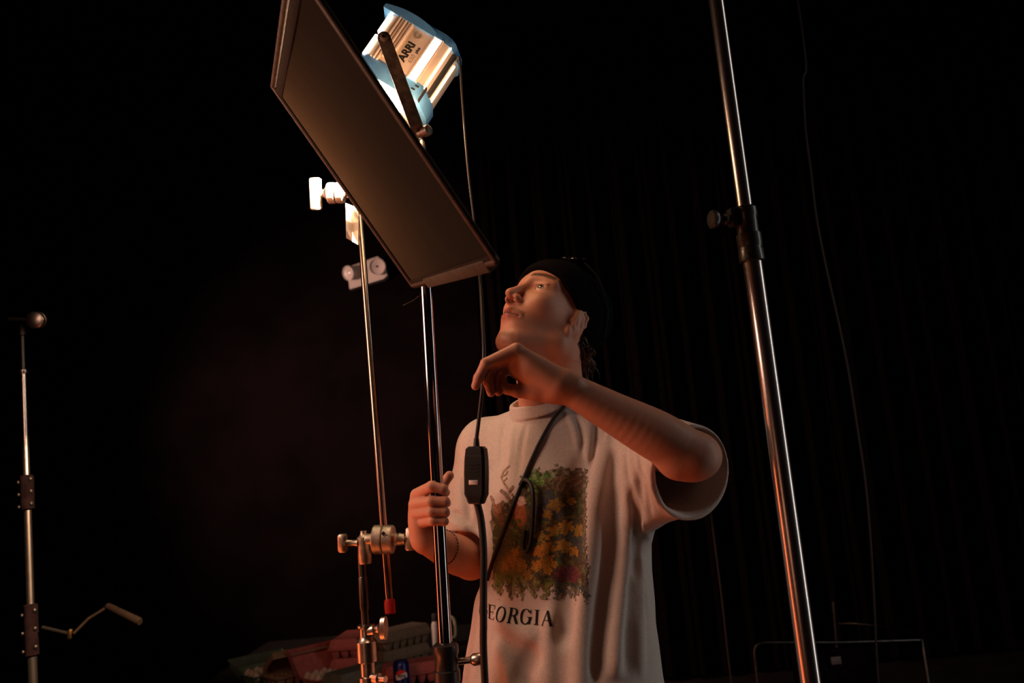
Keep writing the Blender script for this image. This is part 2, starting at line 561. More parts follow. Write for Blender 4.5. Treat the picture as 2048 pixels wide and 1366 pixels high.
# mouth
head += [('+', hrc((0.0950, 0, -0.0490), (0.080, 0.024, -0.0535), 0.0062, 0.0028), 0.007),
         ('+', hrc((0.0950, 0, -0.0490), (0.080, -0.024, -0.0535), 0.0062, 0.0028), 0.007),
         ('+', hrc((0.0920, 0.006, -0.0620), (0.079, 0.022, -0.0565), 0.0066, 0.0030), 0.007),
         ('+', hrc((0.0920, -0.006, -0.0620), (0.079, -0.022, -0.0565), 0.0066, 0.0030), 0.007),
         ('-', hrc((0.1030, 0, -0.0555), (0.086, 0.025, -0.0555), 0.0021, 0.0013), 0.003),
         ('-', hrc((0.1030, 0, -0.0555), (0.086, -0.025, -0.0555), 0.0021, 0.0013), 0.003),
         ('-', hrc((0.0985, -0.012, -0.0790), (0.0985, 0.012, -0.0790), 0.0070), 0.014)]
# ears
for s in (-1, 1):
    et = rotm((0, 1, 0), 14) @ rotm((0, 0, 1), s * 18)
    ear = Grp([('+', hell((-0.012, s * 0.0760, 0.002), (0.0195, 0.0072, 0.031), et), 0),
               ('+', hell((-0.001, s * 0.0745, -0.0265), (0.0095, 0.0060, 0.0120), et), 0.006),
               ('-', hell((-0.006, s * 0.0848, -0.001), (0.0090, 0.0065, 0.0150), et), 0.004),
               ('-', hell((-0.014, s * 0.0862, 0.010), (0.0080, 0.0060, 0.0120), et), 0.003),
               ('+', chain([hl(0.004, s * 0.077, 0.020), hl(-0.008, s * 0.080, 0.029), hl(-0.020, s * 0.0815, 0.022), hl(-0.0235, s * 0.0815, 0.004), hl(-0.016, s * 0.079, -0.018), hl(-0.006, s * 0.077, -0.028)],
                           [0.0030, 0.0036, 0.0038, 0.0036, 0.0034, 0.0034]), 0.003),
               ('+', hell((-0.014, s * 0.0785, 0.006), (0.0165, 0.0036, 0.0255), et), 0.003),
               ('+', hrc((-0.012, s * 0.0825, 0.014), (-0.017, s * 0.0825, -0.004), 0.0028), 0.003),
               ('+', hell((0.004, s * 0.0765, -0.003), (0.0045, 0.0040, 0.0060)), 0.003)])
    head.append(('+', ear, 0.007))

# joints of the arms and torso
SL, EL, WL = P(1292, 893, 1.72), P(1386, 912, 1.455), P(1128, 772, 1.42)
SR, ER, WR = P(978, 900, 1.855), P(942, 1122, 1.845), P(852, 1080, 1.635)
NB = P(1092, 828, 1.775)
TF = nrm(A(-math.sin(math.radians(24)), -math.cos(math.radians(24)), 0)); TL = A(math.cos(math.radians(24)), -math.sin(math.radians(24)), 0)

neck = [('+', rc(hl(-0.030, 0, -0.035), NB, 0.054, 0.053), 0.03),
        ('+', rc(hl(0.018, 0, -0.080), NB + TF * 0.018 + A(0, 0, -0.01), 0.030, 0.036), 0.03),
        ('+', rc(hl(-0.045, 0.035, -0.045), NB - TF * 0.03 + TL * 0.05, 0.026, 0.03), 0.03),
        ('+', rc(hl(-0.02, 0.055, -0.03), NB + TF * 0.035 + TL * 0.02 + A(0, 0, -0.01), 0.012, 0.012), 0.02),
        ('+', rc(hl(-0.02, -0.055, -0.03), NB + TF * 0.035 - TL * 0.02 + A(0, 0, -0.01), 0.012, 0.012), 0.02),
        ('+', rc(NB + A(0, 0, -0.10), NB + A(0, -0.01, -0.35), 0.055, 0.085), 0.03),
        ('+', rc(NB + A(0, 0, -0.10), SL, 0.045, 0.048), 0.03), ('+', rc(NB + A(0, 0, -0.10), SR, 0.045, 0.048), 0.03)]


def lerp(a, b, t):
    return a + (b - a) * t


def limb(pts, rad, n=6):
    """a smoothly tapering limb swept along a curve"""
    p4 = smooth_path([np.r_[p, r] for p, r in zip(pts, rad)], n)
    return chain([q[:3] for q in p4], [q[3] for q in p4], 0)


arm_l = Grp([('+', rc(SL, EL, 0.045, 0.036), 0),
             ('+', limb([EL, lerp(EL, WL, 0.28) + A(0, 0, 0.001), lerp(EL, WL, 0.62), WL], [0.0400, 0.0425, 0.0345, 0.0255]), 0.015),
             ('+', rc(EL + A(0.016, 0.005, -0.002), EL + A(-0.03, 0, -0.008), 0.030, 0.028), 0.02),
             ('+', rc(P(1150, 764, 1.405), P(1140, 758, 1.405), 0.011, 0.009), 0.014)])
arm_r = Grp([('+', rc(SR, ER, 0.044, 0.035), 0),
             ('+', limb([ER, lerp(ER, WR, 0.3), lerp(ER, WR, 0.65), WR], [0.0370, 0.0400, 0.0330, 0.0255]), 0.015)])


def finger(px, rad):
    return chain([P(*q) for q in px], rad, 0.003)


# his left hand, bent down at the knuckles, little finger uppermost
hand_l = Grp([('+', rc(WL, P(1060, 738, 1.415), 0.024, 0.022), 0),
              ('+', rc(P(1118, 762, 1.41), P(1034, 702, 1.400), 0.020, 0.0125), 0.012),
              ('+', rc(P(1112, 768, 1.415), P(1027, 712, 1.410), 0.020, 0.0125), 0.012),
              ('+', rc(P(1108, 776, 1.420), P(1023, 724, 1.420), 0.020, 0.0125), 0.012),
              ('+', rc(P(1105, 780, 1.425), P(1024, 737, 1.432), 0.018, 0.0120), 0.012),
              ('+', chain([P(1110, 784, 1.425), P(1072, 782, 1.425), P(1036, 783, 1.425)], [0.018, 0.0165, 0.0105], 0.006), 0.012),
              ('+', finger([(1036, 783, 1.425), (1014, 778, 1.428), (1000, 771, 1.43)], [0.0105, 0.0090, 0.0075]), 0.004),
              ('+', finger([(1033, 700, 1.398), (972, 727, 1.395), (957, 756, 1.400), (951, 772, 1.404)], [0.0120, 0.0092, 0.0082, 0.0072]), 0.004),
              ('+', finger([(1026, 710, 1.408), (982, 733, 1.408), (976, 765, 1.412), (982, 786, 1.416)], [0.0120, 0.0090, 0.0080, 0.0070]), 0.003),
              ('+', finger([(1022, 722, 1.420), (992, 737, 1.421), (990, 766, 1.424), (997, 784, 1.426)], [0.0115, 0.0088, 0.0078, 0.0068]), 0.003),
              ('+', finger([(1023, 736, 1.432), (1003, 742, 1.433), (1003, 764, 1.434), (1008, 777, 1.434)], [0.0115, 0.0088, 0.0078, 0.0068]), 0.003)])

# his right hand closed round the lamp stand
HP = 1.60
hand_r = Grp([('+', rc(WR, P(844, 1046, 1.625), 0.024, 0.022), 0),
              ('+', rc(P(850, 1068, 1.63), P(836, 994, 1.618), 0.020, 0.014), 0.014),
              ('+', rc(P(846, 1068, 1.63), P(833, 1012, 1.616), 0.020, 0.014), 0.012),
              ('+', rc(P(845, 1070, 1.63), P(836, 1030, 1.614), 0.020, 0.014), 0.012),
              ('+', rc(P(850, 1072, 1.63), P(842, 1045, 1.612), 0.019, 0.013), 0.012),
              ('+', rc(P(856, 1062, 1.64), P(852, 1010, 1.640), 0.018, 0.015), 0.012),
              ('+', finger([(852, 1010, 1.642), (878, 979, 1.640), (899, 951, 1.630)], [0.0150, 0.0105, 0.0088]), 0.008),
              ('+', finger([(834, 990, 1.612), (863, 973, 1.577), (886, 978, 1.577), (892, 985, 1.600)], [0.0125, 0.0100, 0.0090, 0.0078]), 0.004),
              ('+', finger([(830, 1009, 1.609), (862, 1003, 1.574), (890, 1003, 1.575), (894, 1006, 1.600)], [0.0125, 0.0100, 0.0090, 0.0078]), 0.002),
              ('+', finger([(833, 1027, 1.608), (863, 1024, 1.574), (890, 1024, 1.576), (892, 1027, 1.600)], [0.0120, 0.0094, 0.0085, 0.0074]), 0.002),
              ('+', finger([(841, 1044, 1.608), (866, 1042, 1.576), (889, 1043, 1.578), (890, 1045, 1.598)], [0.0110, 0.0084, 0.0076, 0.0066]), 0.002)])

skin = Grp([('+', Grp(head + neck), 0), ('+', arm_l, 0.03), ('+', hand_l, 0.012), ('+', arm_r, 0.03), ('+', hand_r, 0.010)])

person = empty('person', (0.05, 1.74, 0.0))
tag(person, 'person in black cap and pale printed t-shirt gripping a lamp stand and looking up', 'person')

V, F = polygonise(skin, (-0.27, 1.34, 0.98), (0.38, 1.95, 1.73), 0.0021)


def skin_colours(V):
    base = A(0.62, 0.295, 0.195)
    c = np.tile(base, (len(V), 1))
    q = (V - HO) @ HR
    x, y, z = q.T
    ay = np.abs(y)
    n = (np.sin(V[:, 0] * 610) * np.sin(V[:, 1] * 570) * np.sin(V[:, 2] * 640))
    c *= (1 + 0.03 * n)[:, None]

    def mix(w, col):
        w = np.clip(w, 0, 1)[:, None]
        c[:] = c * (1 - w) + A(*col) * w
    inhead = (x > 0.02) & (z > -0.13) & (z < 0.1) & (ay < 0.075)
    # blush on cheeks and nose tip
    mix(0.2 * inhead * np.exp(-((x - 0.075) ** 2 + (ay - 0.04) ** 2 + (z + 0.02) ** 2) / 0.018 ** 2), (0.60, 0.24, 0.16))
    mix(0.35 * inhead * np.exp(-((x - 0.118) ** 2 + ay ** 2 + (z + 0.01) ** 2) / 0.015 ** 2), (0.58, 0.22, 0.15))
    lipd = np.minimum(np.abs(z + 0.0495 + 0.2 * ay), np.abs(z + 0.0615 - 0.2 * ay))
    mix(1.0 * inhead * (x > 0.078) * (ay < 0.025) * np.clip(1.6 - lipd / 0.0045, 0, 1), (0.44, 0.115, 0.085))
    mix(1.0 * inhead * (x > 0.080) * (ay < 0.026) * np.clip(1.8 - np.abs(z + 0.0555) / 0.0014, 0, 1), (0.07, 0.02, 0.015))  # shade between the parted lips put into the colour
    nos = np.exp(-(((x - 0.1030) / 0.0075) ** 2 + ((ay - 0.0066) / 0.0042) ** 2 + ((z + 0.0285) / 0.0060) ** 2))
    mix(1.6 * inhead * nos, (0.06, 0.02, 0.015))  # shade inside the nostrils put into the colour
    h1 = 0.5 + 0.5 * np.sin(x * 2300 + 3 * np.sin(z * 900)) * np.sin(y * 1900 + z * 700)
    # moustache, brows, chin beard
    mo = np.clip(1.5 - np.abs(z + 0.0400 + 0.30 * ay) / 0.0050, 0, 1) * (ay < 0.032) * (x > 0.074)
    mix(inhead * mo * (0.5 + 0.4 * h1), (0.15, 0.06, 0.028))
    br = np.clip(1.5 - np.abs(z - 0.0445 - 0.10 * (0.035 - np.abs(ay - 0.036)) - 0.003) / 0.0055, 0, 1) * (ay > 0.010) * (ay < 0.056) * (x > 0.05)
    mix(inhead * br * (0.75 + 0.25 * h1), (0.055, 0.024, 0.012))
    be = np.clip((-z - 0.084) / 0.010, 0, 1) * np.clip((x - 0.035) / 0.02, 0, 1) * np.clip((0.034 - ay) / 0.010, 0, 1)
    mix((x > 0.02) * (z > -0.14) * be * (0.5 + 0.4 * h1), (0.17, 0.07, 0.03))
    st = np.clip((-z - 0.075) / 0.02, 0, 1) * (x > -0.01) * (z > -0.13) * (ay < 0.075)
    mix(st * 0.15, (0.30, 0.15, 0.09))
    return c


M['skin'] = attr_mat('skin', 0.5, 0.25, 0.12, 420.0, 0.4)
body = arr_mesh('body', V, F, M['skin'], person, skin_colours(V))

# eyes
for s in (-1, 1):
    c = hl(0.0715, s * 0.033, 0.0225)
    gaze = nrm(HR @ A(0.92, 0.22, 0.10))
    a, b, d = frame(gaze)
    mb = MB(); seg = 32
    prof = [(math.cos(t) * 0.0132, math.sin(t) * 0.0132) for t in np.linspace(math.pi, 0.0, 33)]
    mb.lathe(c, d, prof, seg, True)
    o = mb.build('eyeball', attr_mat('eye_surface', 0.12), person)
    vv = np.array(mb.v); ang = np.degrees(np.arccos(np.clip((vv - c) @ d / 0.0132, -1, 1)))
    colr = np.where(ang[:, None] < 14, A(0.01, 0.01, 0.01), np.where(ang[:, None] < 30, A(0.09, 0.065, 0.04), A(0.78, 0.66, 0.58)))
    ca = o.data.color_attributes.new('Col', 'FLOAT_COLOR', 'POINT')
    ca.data.foreach_set('color', np.c_[colr, np.ones(len(colr))].astype(np.float32).ravel())

# black cap
capg = Grp([('+', hell((-0.014, 0, 0.052), (0.107, 0.087, 0.097)), 0),
            ('+', hell((0.030, 0, 0.058), (0.071, 0.075, 0.068)), 0.02),
            ('+', hell((-0.050, 0, 0.070), (0.075, 0.072, 0.078)), 0.03),
            ('&', plane(hl(0.095, 0, 0.070), HR @ A(0.56, 0, -1.0)), 0.004),
            ('-', hell((-0.012, 0, 0.043), (0.098, 0.0785, 0.088)), 0.003)])
band = []
for i in range(40):
    t0, t1 = 2 * math.pi * i / 40, 2 * math.pi * (i + 1) / 40
    e = lambda t: hl(-0.012 + 0.108 * math.cos(t), 0.087 * math.sin(t), 0.022 + 0.56 * (-0.012 + 0.108 * math.cos(t)))
    band.append((e(t0), e(t1)))
V, F = polygonise(capg, HO - 0.19, HO + 0.19, 0.0026)
M['knit'] = mat('black_knit', (0.0045, 0.0038, 0.0042), 1.0, 0.0, var=0.3, scale=120, bump=0.4, bscale=500, spec=0.05)
cap = arr_mesh('cap', V, F, M['knit'], person)

# hair falling behind the ear
mb = MB()
for i in range(170):
    st = hl(-0.030 - 0.045 * rng.random(), 0.076 - 0.035 * rng.random(), -0.004 - 0.025 * rng.random())
    en = P(1163 + 14 * rng.normal(), 748 + 14 * rng.normal(), 1.735 + 0.035 * rng.random())
    mid = lerp(st, en, 0.5) + A(0.006 * rng.normal() + 0.004, 0.006 * rng.normal(), 0)
    w = rng.uniform(0, 6)
    pts = smooth_path([st, mid, en], 6)
    pts = [p + TL * 0.003 * math.sin(w + k * 0.9) for k, p in enumerate(pts)]
    mb.tube(pts, [0.0023 * (1 - 0.8 * (k / (len(pts) - 1)) ** 2) for k in range(len(pts))], 6)
M['hair'] = mat('brown_hair', (0.060, 0.028, 0.014), 0.5, 0.0, var=0.3, scale=200)
mb.build('hair', M['hair'], person)

# ------------------------------------------------------------------ t-shirt
TZ = [0.66, 0.80, 0.875, 0.97, 1.07, 1.16, 1.24, 1.31, 1.37]
c_hip, c_wst, c_chs = P(1120, 1366, 1.735), P(1131, 1170, 1.745), P(1128, 985, 1.765)
CX = np.interp(TZ, [c_hip[2], c_wst[2], c_chs[2], 1.37], [c_hip[0], c_wst[0], c_chs[0], 0.075])
CY = np.interp(TZ, [c_hip[2], c_wst[2], c_chs[2], 1.37], [1.735, 1.745, 1.765, 1.785])
TA = [0.205, 0.203, 0.198, 0.182, 0.172, 0.172, 0.172, 0.150, 0.085]
TB = [0.142, 0.140, 0.137, 0.130, 0.126, 0.126, 0.122, 0.105, 0.070]


def torso_fn(p):
    z = p[:, 2]
    q0 = p[:, 0] - np.interp(z, TZ, CX); q1 = p[:, 1] - np.interp(z, TZ, CY)
    x = q0 * TL[0] + q1 * TL[1]; y = q0 * TF[0] + q1 * TF[1]
    a = np.interp(z, TZ, TA); b = np.interp(z, TZ, TB)
    rho = (np.abs(x / a) ** 2.4 + np.abs(y / b) ** 2.4) ** (1 / 2.4)
    d = (rho - 1) * np.minimum(a, b) * 0.92
    d = smax(d, z - 1.375, 0.05)
    return smax(d, 0.70 - z, 0.006)


torso = Prim(torso_fn, A(0.07, 1.75, 1.03), 0.46)
SLE = P(1384, 938, 1.545)                                    # centre of the left sleeve's opening
sl_dir = nrm(SLE - SL)
sl_n = nrm(sl_dir + A(0.25, -0.35, -0.10))
SRE = P(934, 1082, 1.835)
sr_dir = nrm(SRE - SR)
sleeve_l = Grp([('+', rc(SL - A(0.02, 0, 0.0), SLE + sl_dir * 0.05, 0.078, 0.082), 0),
                ('+', rc(SL + A(0.03, -0.03, -0.045), SLE + sl_dir * 0.05 + A(0.0, 0, -0.028), 0.066, 0.062), 0.03),
                ('&', plane(SLE, sl_n), 0.004)])
sleeve_cut = Grp([('+', rc(SL + sl_dir * 0.06, SLE + sl_dir * 0.05, 0.064, 0.077), 0),
                  ('+', rc(SL + sl_dir * 0.07 + A(0.0, 0, -0.03), SLE + sl_dir * 0.05 + A(0.0, 0, -0.028), 0.048, 0.057), 0.03)])
sleeve_r = Grp([('+', rc(SR, SRE + sr_dir * 0.03, 0.066, 0.064), 0),
                ('&', plane(SRE, sr_dir + A(0.15, -0.25, 0.1)), 0.004)])
sleeve_rc = rc(SRE - sr_dir * 0.06, SRE + sr_dir * 0.05, 0.052, 0.058)
shirt0 = Grp([('+', torso, 0),
              ('+', rc(NB + A(0, 0, -0.048), SL + A(0, 0, -0.005), 0.064, 0.070), 0.05),
              ('+', rc(NB + A(0, 0, -0.048), SR + A(0, 0, 0.002), 0.064, 0.066), 0.05),
              ('+', rc(P(1262, 960, 1.66), P(1318, 985, 1.615), 0.055, 0.050), 0.04), ('+', rc(P(1258, 1030, 1.68), P(1290, 1020, 1.64), 0.050, 0.034), 0.04),
              ('+', rc(NB + A(0, 0, -0.105) + TF * 0.03, NB + A(0, 0, -0.17) + TF * 0.05, 0.070, 0.085), 0.05),
              ('+', sleeve_l, 0.03), ('-', sleeve_cut, 0.004), ('+', sleeve_r, 0.02), ('-', sleeve_rc, 0.004)])


def ray(x, y):
    return nrm(FWD + RGT * (x - W / 2) / FPX - UPV * (y - H / 2) / FPX)


def on(node, x, y, sink=0.0):
    d = ray(x, y)
    t = march(node, CAM, d, 1.1, 2.3, 50)[0]
    return CAM + d * (t + sink)


folds = []


def fold(amp, pts, sig):
    """a ridge (amp > 0) or a valley of the cloth, in millimetres, along points seen at these pixels"""
    pp = np.array(smooth_path([on(shirt0, x, y) for x, y in pts], 2))
    if pp[:, 1].max() > 2.1: return
    a, b = pp[:-1], pp[1:]; ba = b - a; L2 = (ba ** 2).sum(1); cum = np.r_[0, np.cumsum(np.sqrt(L2))]
    sig, amp = 0.8 * sig / 1000.0, 1.35 * amp / 1000.0

    mid, half = (a + b) / 2, np.sqrt(L2) / 2

    def fn(p, c=None, r=None):
        best = np.full(len(p), 9.0); tt = np.zeros(len(p))
        for i in range(len(a)):
            if c is not None and np.linalg.norm(mid[i] - c) > r + half[i] + 3.2 * sig: continue
            h = np.clip(((p - a[i]) @ ba[i]) / L2[i], 0, 1)
            d = np.sqrt(((p - a[i] - h[:, None] * ba[i]) ** 2).sum(1))
            m = d < best
            best[m] = d[m]; tt[m] = (cum[i] + h[m] * (cum[i + 1] - cum[i])) / cum[-1]
        tl_ = tt * cum[-1]; e_ = min(0.045, 0.3 * cum[-1]); tap = np.clip(tl_ / e_, 0, 1) * np.clip((cum[-1] - tl_) / e_, 0, 1); tap = tap * tap * (3 - 2 * tap)
        return amp * tap * np.exp(-0.5 * (best / sig) ** 2)
    lo, hi = pp.min(0), pp.max(0)
    folds.append(('w', Prim(fn, (lo + hi) / 2, float(np.linalg.norm(hi - lo)) / 2 + 3 * sig), 0))


FOLDS = [
    (13, [(1212, 870), (1200, 940), (1186, 1022), (1176, 1129), (1164, 1236), (1160, 1366), (1160, 1440)], 13),
    (-13, [(1165, 900), (1154, 980), (1148, 1060), (1140, 1150), (1130, 1240), (1120, 1310)], 15),
    (11, [(1248, 890), (1256, 970), (1254, 1060), (1247, 1160), (1236, 1260), (1230, 1366)], 9),
    (-11, [(1230, 890), (1226, 980), (1218, 1090), (1206, 1200), (1196, 1300), (1190, 1380)], 11),
    (-9, [(1276, 930), (1278, 1010), (1272, 1090), (1268, 1170)], 9),
    (7, [(1290, 1080), (1284, 1170), (1280, 1260), (1282, 1366)], 9),
    (-6, [(1262, 1120), (1258, 1200), (1254, 1290), (1256, 1366)], 9),
    (5, [(1178, 820), (1178, 880), (1172, 950)], 6), (4, [(1122, 815), (1146, 850), (1158, 905)], 5),
    (-5, [(1146, 822), (1164, 862), (1164, 920)], 5), (-6, [(1194, 830), (1192, 885), (1180, 950)], 6),
    (5, [(1218, 850), (1214, 900), (1210, 950)], 5), (-4, [(1012, 835), (1002, 885), (1000, 945)], 7),
    (-4, [(1055, 840), (1042, 900), (1034, 960)], 6), (4, [(1030, 840), (1022, 890), (1018, 950)], 7),
    (4, [(982, 880), (978, 950), (985, 1030)], 8), (-4, [(966, 900), (962, 980), (968, 1060)], 7),
    (11, [(985, 1225), (1020, 1252), (1064, 1272), (1090, 1270)], 13), (-12, [(1085, 1290), (1062, 1315), (1046, 1345), (1036, 1390)], 16),
    (9, [(990, 1270), (1008, 1315), (1025, 1366), (1035, 1420)], 13), (7, [(1108, 1200), (1100, 1260), (1096, 1330), (1098, 1400)], 14),
    (-5, [(1292, 1080), (1284, 1160), (1292, 1250)], 7), (7, [(962, 1165), (950, 1250), (936, 1330), (930, 1400)], 9),
    (-6, [(972, 1190), (968, 1270), (962, 1366)], 8), (5, [(1090, 1060), (1082, 1130), (1070, 1200)], 12),
    (-4, [(1118, 1000), (1112, 1080), (1106, 1160)], 9),
    (7, [(1262, 880), (1270, 960), (1288, 1040)], 6), (-6, [(1278, 890), (1288, 970), (1306, 1040)], 5),
    (6, [(1294, 900), (1304, 970), (1326, 1025)], 5), (-5, [(1309, 915), (1320, 975), (1342, 1015)], 4),
    (5, [(1323, 925), (1334, 975), (1352, 1005)], 4), (-7, [(1256, 900), (1262, 1000), (1284, 1075)], 6),
    (5, [(1268, 1010), (1282, 1050), (1300, 1080)], 6),
    (5, [(898, 1040), (915, 1050), (938, 1062)], 5), (-4, [(922, 950), (934, 1000), (940, 1050)], 6), (4, [(936, 930), (948, 990), (952, 1050)], 6),
    (-4, [(905, 1020), (925, 1034), (945, 1050)], 4),
]
for f_ in FOLDS: fold(*f_)

collar_n = nrm(A(0, 0, 1) + TF * 0.30 - A(0.10, 0, 0))
collar_o = P(1087, 805, 1.766) + TF * 0.005
ca_, cb_, cn_ = frame(collar_n, TF)


def collar_fn(p):
    q = p - collar_o
    x = q @ ca_; y = q @ cb_; z = q @ cn_
    r = np.hypot(x, y) - 0.0675 - 0.35 * np.clip(-z, -0.01, 0.03)
    dx = np.abs(r) - 0.0022; dz = np.abs(z) - 0.0105
    return np.hypot(np.maximum(dx, 0), np.maximum(dz, 0)) + np.minimum(np.maximum(dx, dz), 0) - 0.0022


collar = Prim(collar_fn, collar_o, 0.085)


def wr(p, d):
    x, y, z = p[:, 0], p[:, 1], p[:, 2]
    return d + 0.0007 * np.sin(x * 47 + 2.2 * np.sin(z * 19) + y * 30) * np.sin(z * 23 + x * 33 + 1.3 + 1.5 * np.sin(y * 40))


shirt1 = Grp([('+', shirt0, 0)] + folds + [('f', wr, 0)])
shirt_f = Grp([('+', shirt1, 0), ('+', collar, 0.004)])
V, F = polygonise(shirt_f, (-0.24, 1.48, 0.68), (0.42, 2.02, 1.47), 0.0025)
M['cotton'] = mat('heather_cotton', (0.62, 0.55, 0.50), 0.9, 0.0, var=0.07, scale=260, bump=0.25, bscale=900, spec=0.15)
shirt = arr_mesh('shirt', V, F, M['cotton'], person)
from mathutils.bvhtree import BVHTree
SHIRT_TREE = BVHTree.FromPolygons(V.tolist(), F.tolist())


def cloth(x, y, lift=0.0):
    """point on the finished shirt seen at a pixel, lifted off the cloth"""
    d = ray(x, y)
    h = SHIRT_TREE.ray_cast(Vector(CAM), Vector(d), 3.0)[0]
    return np.array(h) - d * lift

# ------------------------------------------------------------------ print and lettering on the shirt
def value_noise(u, v, freq, seed):
    r = np.random.default_rng(seed); T = r.random((64, 64))
    x = u * freq + 100.3; y = v * freq + 77.7
    i = np.floor(x).astype(int); j = np.floor(y).astype(int); fx = x - i; fy = y - j
    fx = fx * fx * (3 - 2 * fx); fy = fy * fy * (3 - 2 * fy)
    g = lambda a, b: T[a % 64, b % 64]
    return (g(i, j) * (1 - fx) + g(i + 1, j) * fx) * (1 - fy) + (g(i, j + 1) * (1 - fx) + g(i + 1, j + 1) * fx) * fy


def shirt_patch(name, origin, ux, uy, us, vs_, colour_fn, m, lift=0.0012):
    """a thin printed layer laid on the cloth: grid cells outside the motif are left away"""
    U, Vv = np.meshgrid(us, vs_, indexing='ij')
    p0 = origin + U.ravel()[:, None] * ux + Vv.ravel()[:, None] * uy + TF * 0.14
    dv = Vector(-TF)
    hits = [SHIRT_TREE.ray_cast(Vector(q), dv, 0.5)[3] for q in p0.tolist()]
    p = p0 - TF * (np.array([0.2 if t is None else t for t in hits]) - lift)[:, None]
    colr, mask = colour_fn(U.ravel(), Vv.ravel())
    nu, nv = U.shape
    I = np.arange(nu * nv).reshape(nu, nv)
    q = np.stack([I[:-1, :-1], I[1:, :-1], I[1:, 1:], I[:-1, 1:]], -1).reshape(-1, 4)
    q = q[mask[q].mean(1) > 0.5]
    used = np.unique(q); re_ = np.full(nu * nv, -1); re_[used] = np.arange(len(used))
    return arr_mesh(name, p[used], re_[q], m, person, colr[used])


M['print'] = attr_mat('shirt_print_ink', 0.8, 0, 0.2, 900.0, 0.15)
PO = cloth(1068, 1062)
UX = TL; UY = A(0, 0, 1)


def uv(x, y):
    return (x - 1068) / 1054 / 0.93, -(y - 1062) / 1054 - 0.06 * (x - 1068) / 1054


